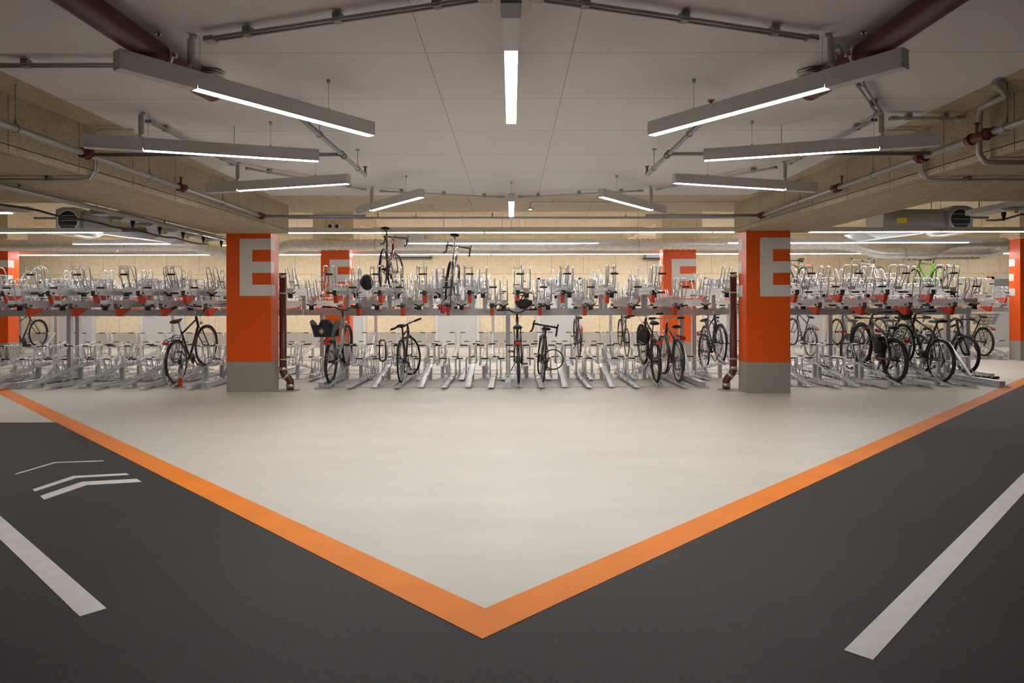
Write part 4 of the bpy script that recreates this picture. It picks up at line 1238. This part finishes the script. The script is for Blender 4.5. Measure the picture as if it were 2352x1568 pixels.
bicycle('black racing bicycle with drop bars and a looped cable lock', .50, 10.95, .05, pitch=R(1), lean=R(4), frame='frame charcoal', bars='drop', guards=False, rack_=False, tail=False, headlamp=False, kickstand=False, sh=.86, bh=.88, wd=.028, rim='rim silver', steer=R(-12), group=g1)
bicycle('dark maroon bicycle with a helmet at its side in the centre bay', 2.30, 10.93, .055, pitch=PH, lean=R(-2), frame='frame maroon', bars='flat', bh=.91, sh=.95, wd=.044, seatpost='chrome', steer=R(4), group=g1)
bicycle('black trekking bicycle with silver top tube at the right end of the centre bay', 2.67, 10.95, .05, pitch=R(1), frame='frame charcoal', bars='flat', bh=.99, sh=.89, wd=.040, tyre='tyre tan', rim='rim silver', seatpost='chrome', steer=R(3), group=g1)
b8 = bicycle('mauve electric mountain bicycle with a black pannier in the right bay', 6.09, 10.93, .055, pitch=PH, frame='frame mauve', bars='riser', bh=.92, sh=.86, wd=.058, thick=1.5, motor=True, r=.355, headlamp=False, group=g1)
bicycle('black bicycle with a bare saddle standing right of the mauve one', 6.82, 10.93, .055, pitch=PH, frame='frame black', bars='riser', bh=.93, sh=.98, wd=.040, rack_=False, tail=False, rim='rim silver', group=g1)
g2 = 'bicycles in the rack turned away'
bicycle('dark mountain bicycle facing the viewer at the right end of the racks', 8.02, 13.08, .05, pitch=R(1), yaw=PI, frame='frame charcoal', bars='flat', suspension=True, wd=.055, thick=1.6, guards=False, rack_=False, headlamp=False, tail=False, motor=True, bh=.95, sh=.92, group=g2)
bicycle('black bicycle facing the viewer beside the right drainpipe', 3.70, 13.05, .055, pitch=PH, yaw=PI, frame='frame black', bars='city', bh=1.0, group=g2)
bicycle('black bicycle facing the viewer behind the mauve electric one', 6.48, 13.08, .05, pitch=R(1), yaw=PI, frame='frame black', bars='flat', rack_=False, group=g2)
bicycle('slate bicycle facing the viewer behind the black one with bare saddle', 7.20, 13.08, .05, pitch=R(1), yaw=PI, frame='frame slate', bars='flat', guards=True, group=g2)
g3 = 'bicycles in the rear lower row'
yr, yf = 16.42, .055
for (x, lab, kw) in ((-12.05, 'black city bicycle in the rear row right beside the far left column', dict(bars='city', frame='frame black')),
        (1.62, 'narrow dark bicycle with orange reflectors in the rear row, behind the racing bicycle', dict(frame='frame black', tyre='tyre tan')),
        (2.76, 'slim black bicycle with yellow marks in the rear row', dict(frame='frame black', guards=False, rack_=False, tail=False, headlamp=False, wd=.028, sh=.95, bh=1.0)),
        (4.95, 'black bicycle in the rear row left of the right drainpipe', dict(frame='frame black')),
        (7.16, 'dark bicycle with rear rack in the rear row just right of the near right column', dict(frame='frame charcoal', rim='rim silver')),
        (8.28, 'charcoal sports bicycle in the rear row with thick frame tubes', dict(frame='frame charcoal', thick=1.5, guards=False, rack_=False, wd=.046)),
        (9.37, 'slate blue bicycle in the rear row behind the mauve one', dict(frame='frame slate', rim='rim silver')),
        (9.95, 'silver bicycle in the rear row behind the black ones', dict(frame='frame silver', bars='city')),
        (11.30, 'black bicycle with rear wire basket in the rear row near the right end', dict(frame='frame black', bars='flat', wd=.042))):
    j = min(rb, key=lambda p: abs(p[0] - x))
    hi = x not in (4.95,)
    bb_ = bicycle(lab, x, yr, yf if hi else .05, pitch=PH if hi else R(1), group=g3, **kw)
    if x == 2.76:
        MB().box(-.016, .016, .50, .56, .86, .895).build('frame_mark', 'yellow', bb_)
    if x == 11.30:
        k_ = thing('wire_basket', 'black wire basket on the rear rack of the rightmost rear bicycle', 'basket', (x, yr - .02, .82), 0)
        m_ = MB()
        for zz, e in ((0, 0), (.08, .02), (.16, .04), (.24, .06)):
            for a, b in (((-.14 - e, -.24 - e), (.14 + e, -.24 - e)), ((.14 + e, -.24 - e), (.14 + e, .10 + e)), ((.14 + e, .10 + e), (-.14 - e, .10 + e)), ((-.14 - e, .10 + e), (-.14 - e, -.24 - e))):
                m_.cyl((a[0], a[1], zz), (b[0], b[1], zz), .004 if zz < .24 else .007, 5)
        for i_ in range(15):
            u = i_ / 14
            for s in (0, 1):
                xx = -.14 + .28 * u; xo = (-.20 + .40 * u); ya = -.24 if s == 0 else .10; yo = -.30 if s == 0 else .16
                m_.cyl((xx, ya, 0), (xo, yo, .24), .003, 4)
                yy = -.24 + .34 * u; yyo = -.30 + .46 * u; xa = -.14 if s == 0 else .14; xo2 = -.20 if s == 0 else .20
                m_.cyl((xa, yy, 0), (xo2, yyo, .24), .003, 4)
        m_.build('basket_wire', 'black', k_)
        MB().box(-.138, .138, -.238, .098, -.002, .003).build('basket_floor', 'black', k_)
g4 = 'bicycles on the upper trays'
bicycle('maroon racing bicycle with black drop bars on an upper tray', -2.13, 11.28, ZTH + .012, lean=R(2), frame='frame maroon', bars='drop', guards=False, rack_=False, tail=False, headlamp=False, kickstand=False, sh=1.03, bh=.96, wd=.034, steer=R(-14), group=g4)
bicycle('pale titanium racing bicycle with drop bars on an upper tray', -1.07, 11.20, ZTL + .012, lean=R(7), frame='frame titanium', bars='drop', guards=True, rack_=False, tail=False, headlamp=False, kickstand=False, sh=1.12, bh=1.0, wd=.032, steer=R(-5), seatpost='chrome', rim='rim silver', group=g4)
bicycle('black bicycle with red lamps on a rear upper tray beside the near right column', 7.16, 16.75, ZTH + .012, frame='frame black', bars='flat', guards=False, rack_=False, sh=.88, bh=.90, steer=R(-25), group=g4)
bicycle('white racing bicycle with white drop bars on a rear upper tray', 9.02, 16.75, ZTH + .012, frame='frame white', bars='drop', grips='tape white', guards=False, rack_=False, tail=False, headlamp=False, kickstand=False, saddle='tape white', wd=.026, rim='rim silver', sh=.92, bh=.90, steer=R(-8), group=g4)
bicycle('bright green bicycle with flat black bars on a rear upper tray', 10.50, 16.75, ZTH + .012, frame='frame green', bars='flat', guards=False, rack_=False, headlamp=False, kickstand=False, thick=1.35, wd=.032, sh=.99, bh=.90, steer=R(-5), group=g4)

# helmets and bags
helmet('black helmet hanging left of the maroon bicycle on the upper tray', -2.32, 10.95, 1.66, rot=(R(70), 0, R(35)), straps=.10)
helmet('red and white helmet hanging below the titanium bicycle', -1.04, 10.62, 1.245, mat='helmet red', mat2='white', rot=(R(180), R(22), 0), straps=.24)
helmet('black helmet hanging upside down above the handlebar of the middle city bicycle', .19, 10.60, 1.335, rot=(R(180), R(-8), R(80)), straps=.13)
helmet('black helmet hanging on the left side of the lower maroon bicycle', 2.13, 10.95, .80, mat='black', rot=(R(75), 0, R(10)), straps=.12)
helmet('black helmet on the handlebar of the black bicycle with a bare saddle', 6.75, 11.7, 1.13, rot=(R(150), 0, 0), straps=.10)

t = thing('rear_crate', 'black folding crate with helmet strapped behind the grey saddle', 'crate', (-2.93, 10.74, .80), 0)
m_ = MB()
for s in (-1, 1):
    m_.add([(s * .12, -.17, 0), (s * .12, .17, 0), (s * .20, .17, .22), (s * .21, .0, .27), (s * .20, -.17, .24),
            (s * .11, -.17, 0), (s * .11, .17, 0), (s * .19, .17, .22), (s * .20, .0, .27), (s * .19, -.17, .24)],
           [(0, 1, 2, 3, 4), (9, 8, 7, 6, 5), (0, 5, 6, 1), (1, 6, 7, 2), (2, 7, 8, 3), (3, 8, 9, 4), (4, 9, 5, 0)])
m_.box(-.12, .12, -.17, .17, 0, .012)
m_.box(-.17, .17, .165, .175, 0, .18)
m_.build('crate_sides', 'black', t)
m_ = MB().add([(-.13, -.17, 0), (.13, -.17, 0), (.17, -.18, .16), (-.17, -.18, .19), (-.13, -.16, 0), (.13, -.16, 0), (.17, -.17, .16), (-.17, -.17, .19)], [(0, 1, 2, 3), (7, 6, 5, 4), (0, 4, 5, 1), (1, 5, 6, 2), (2, 6, 7, 3), (3, 7, 4, 0)]).build('crate_front', 'navy', t)
st = MB(); pts = []
for i_ in range(12):
    a = PI / 2 + i_ * PI / 6; rr = .055 if i_ % 2 == 0 else .022
    pts.append((rr * math.cos(a) - .01, .09 + rr * math.sin(a)))
st.prism(pts, 'y', -.186, -.178).build('yellow_patch', 'star', t)
helmet('dark grey helmet lying in the crate of the silver e-bike', -2.92, 10.72, .98, mat='navy', mat2='rim dark', straps=0)

t = thing('pannier', 'black pannier bag on the left side of the mauve bicycle', 'bag', (5.975, 11.12, .50), 0)
m_ = MB().tube([(0, 0, -.005), (0, 0, 0), (0, .01, .10), (-.005, .02, .20), (0, .03, .25), (0, .03, .262)], .1, 12, radii=[.06, .085, .10, .10, .09, .05])
m_.v = [(p[0] * .55, p[1] * 1.25, p[2]) for p in m_.v]
m_.build('bag_body', 'black', t)
MB().prism([(-.10, .20), (.14, .20), (.13, .275), (-.08, .275)], 'x', -.06, .055).build('bag_flap', 'rubber', t)
t = thing('cable_lock', 'looped black cable lock hanging from the racing bicycle', 'lock', (.66, 10.80, .43), 0)
MB().torus((0, 0, 0), .155, .010, 'y', 40, 8).build('lock_cable', 'rubber', t)
MB().cyl((-.18, 0, -.02), (-.18, 0, .05), .018, 10).build('lock_barrel', 'black', t)
t = thing('cable_lock', 'black u-shaped lock with orange end hung on a wheel holder, left of the slim bicycle', 'lock', (-2.23, 11.80, .46), 0)
MB().tube([(-.05, 0, .22), (-.06, 0, .0), (-.05, 0, -.10), (0, 0, -.14), (.05, 0, -.10), (.06, 0, 0), (.05, 0, .20)], .013, 8).build('lock_shackle', 'rubber', t)
MB().cyl((-.045, 0, .235), (.045, 0, .22), .018, 12).build('lock_barrel', 'reflector amber', t)
t = thing('cable_lock', 'black lock lying on the floor beside the right end of the racks', 'lock', (8.1, 11.6, .03), 0)
MB().tube([(-.35, -.25, -.01), (-.1, -.2, .0), (.0, -.1, .04), (.1, .12, .03), (.18, .1, .0), (.02, -.02, .02), (-.35, .08, .05)], .012, 8).build('lock_cable', 'rubber', t)
MB().cyl((.12, .1, .005), (.24, .09, .005), .025, 10).build('lock_barrel', 'black', t)

t = thing('folding_lock', 'orange folding lock on a black strap under the dark brown touring bicycle', 'lock', (-5.24, 10.78, .0), 0)
MB().prism([(-.025, .02), (.025, .02), (.04, .15), (-.01, .155)], 'y', -.018, .018).build('lock_body', 'red_orange', t)
MB().tube([(0, 0, .03), (-.10, .03, .02), (-.24, .10, .03), (-.30, .16, .05)], .009, 8).build('lock_strap', 'rubber', t)
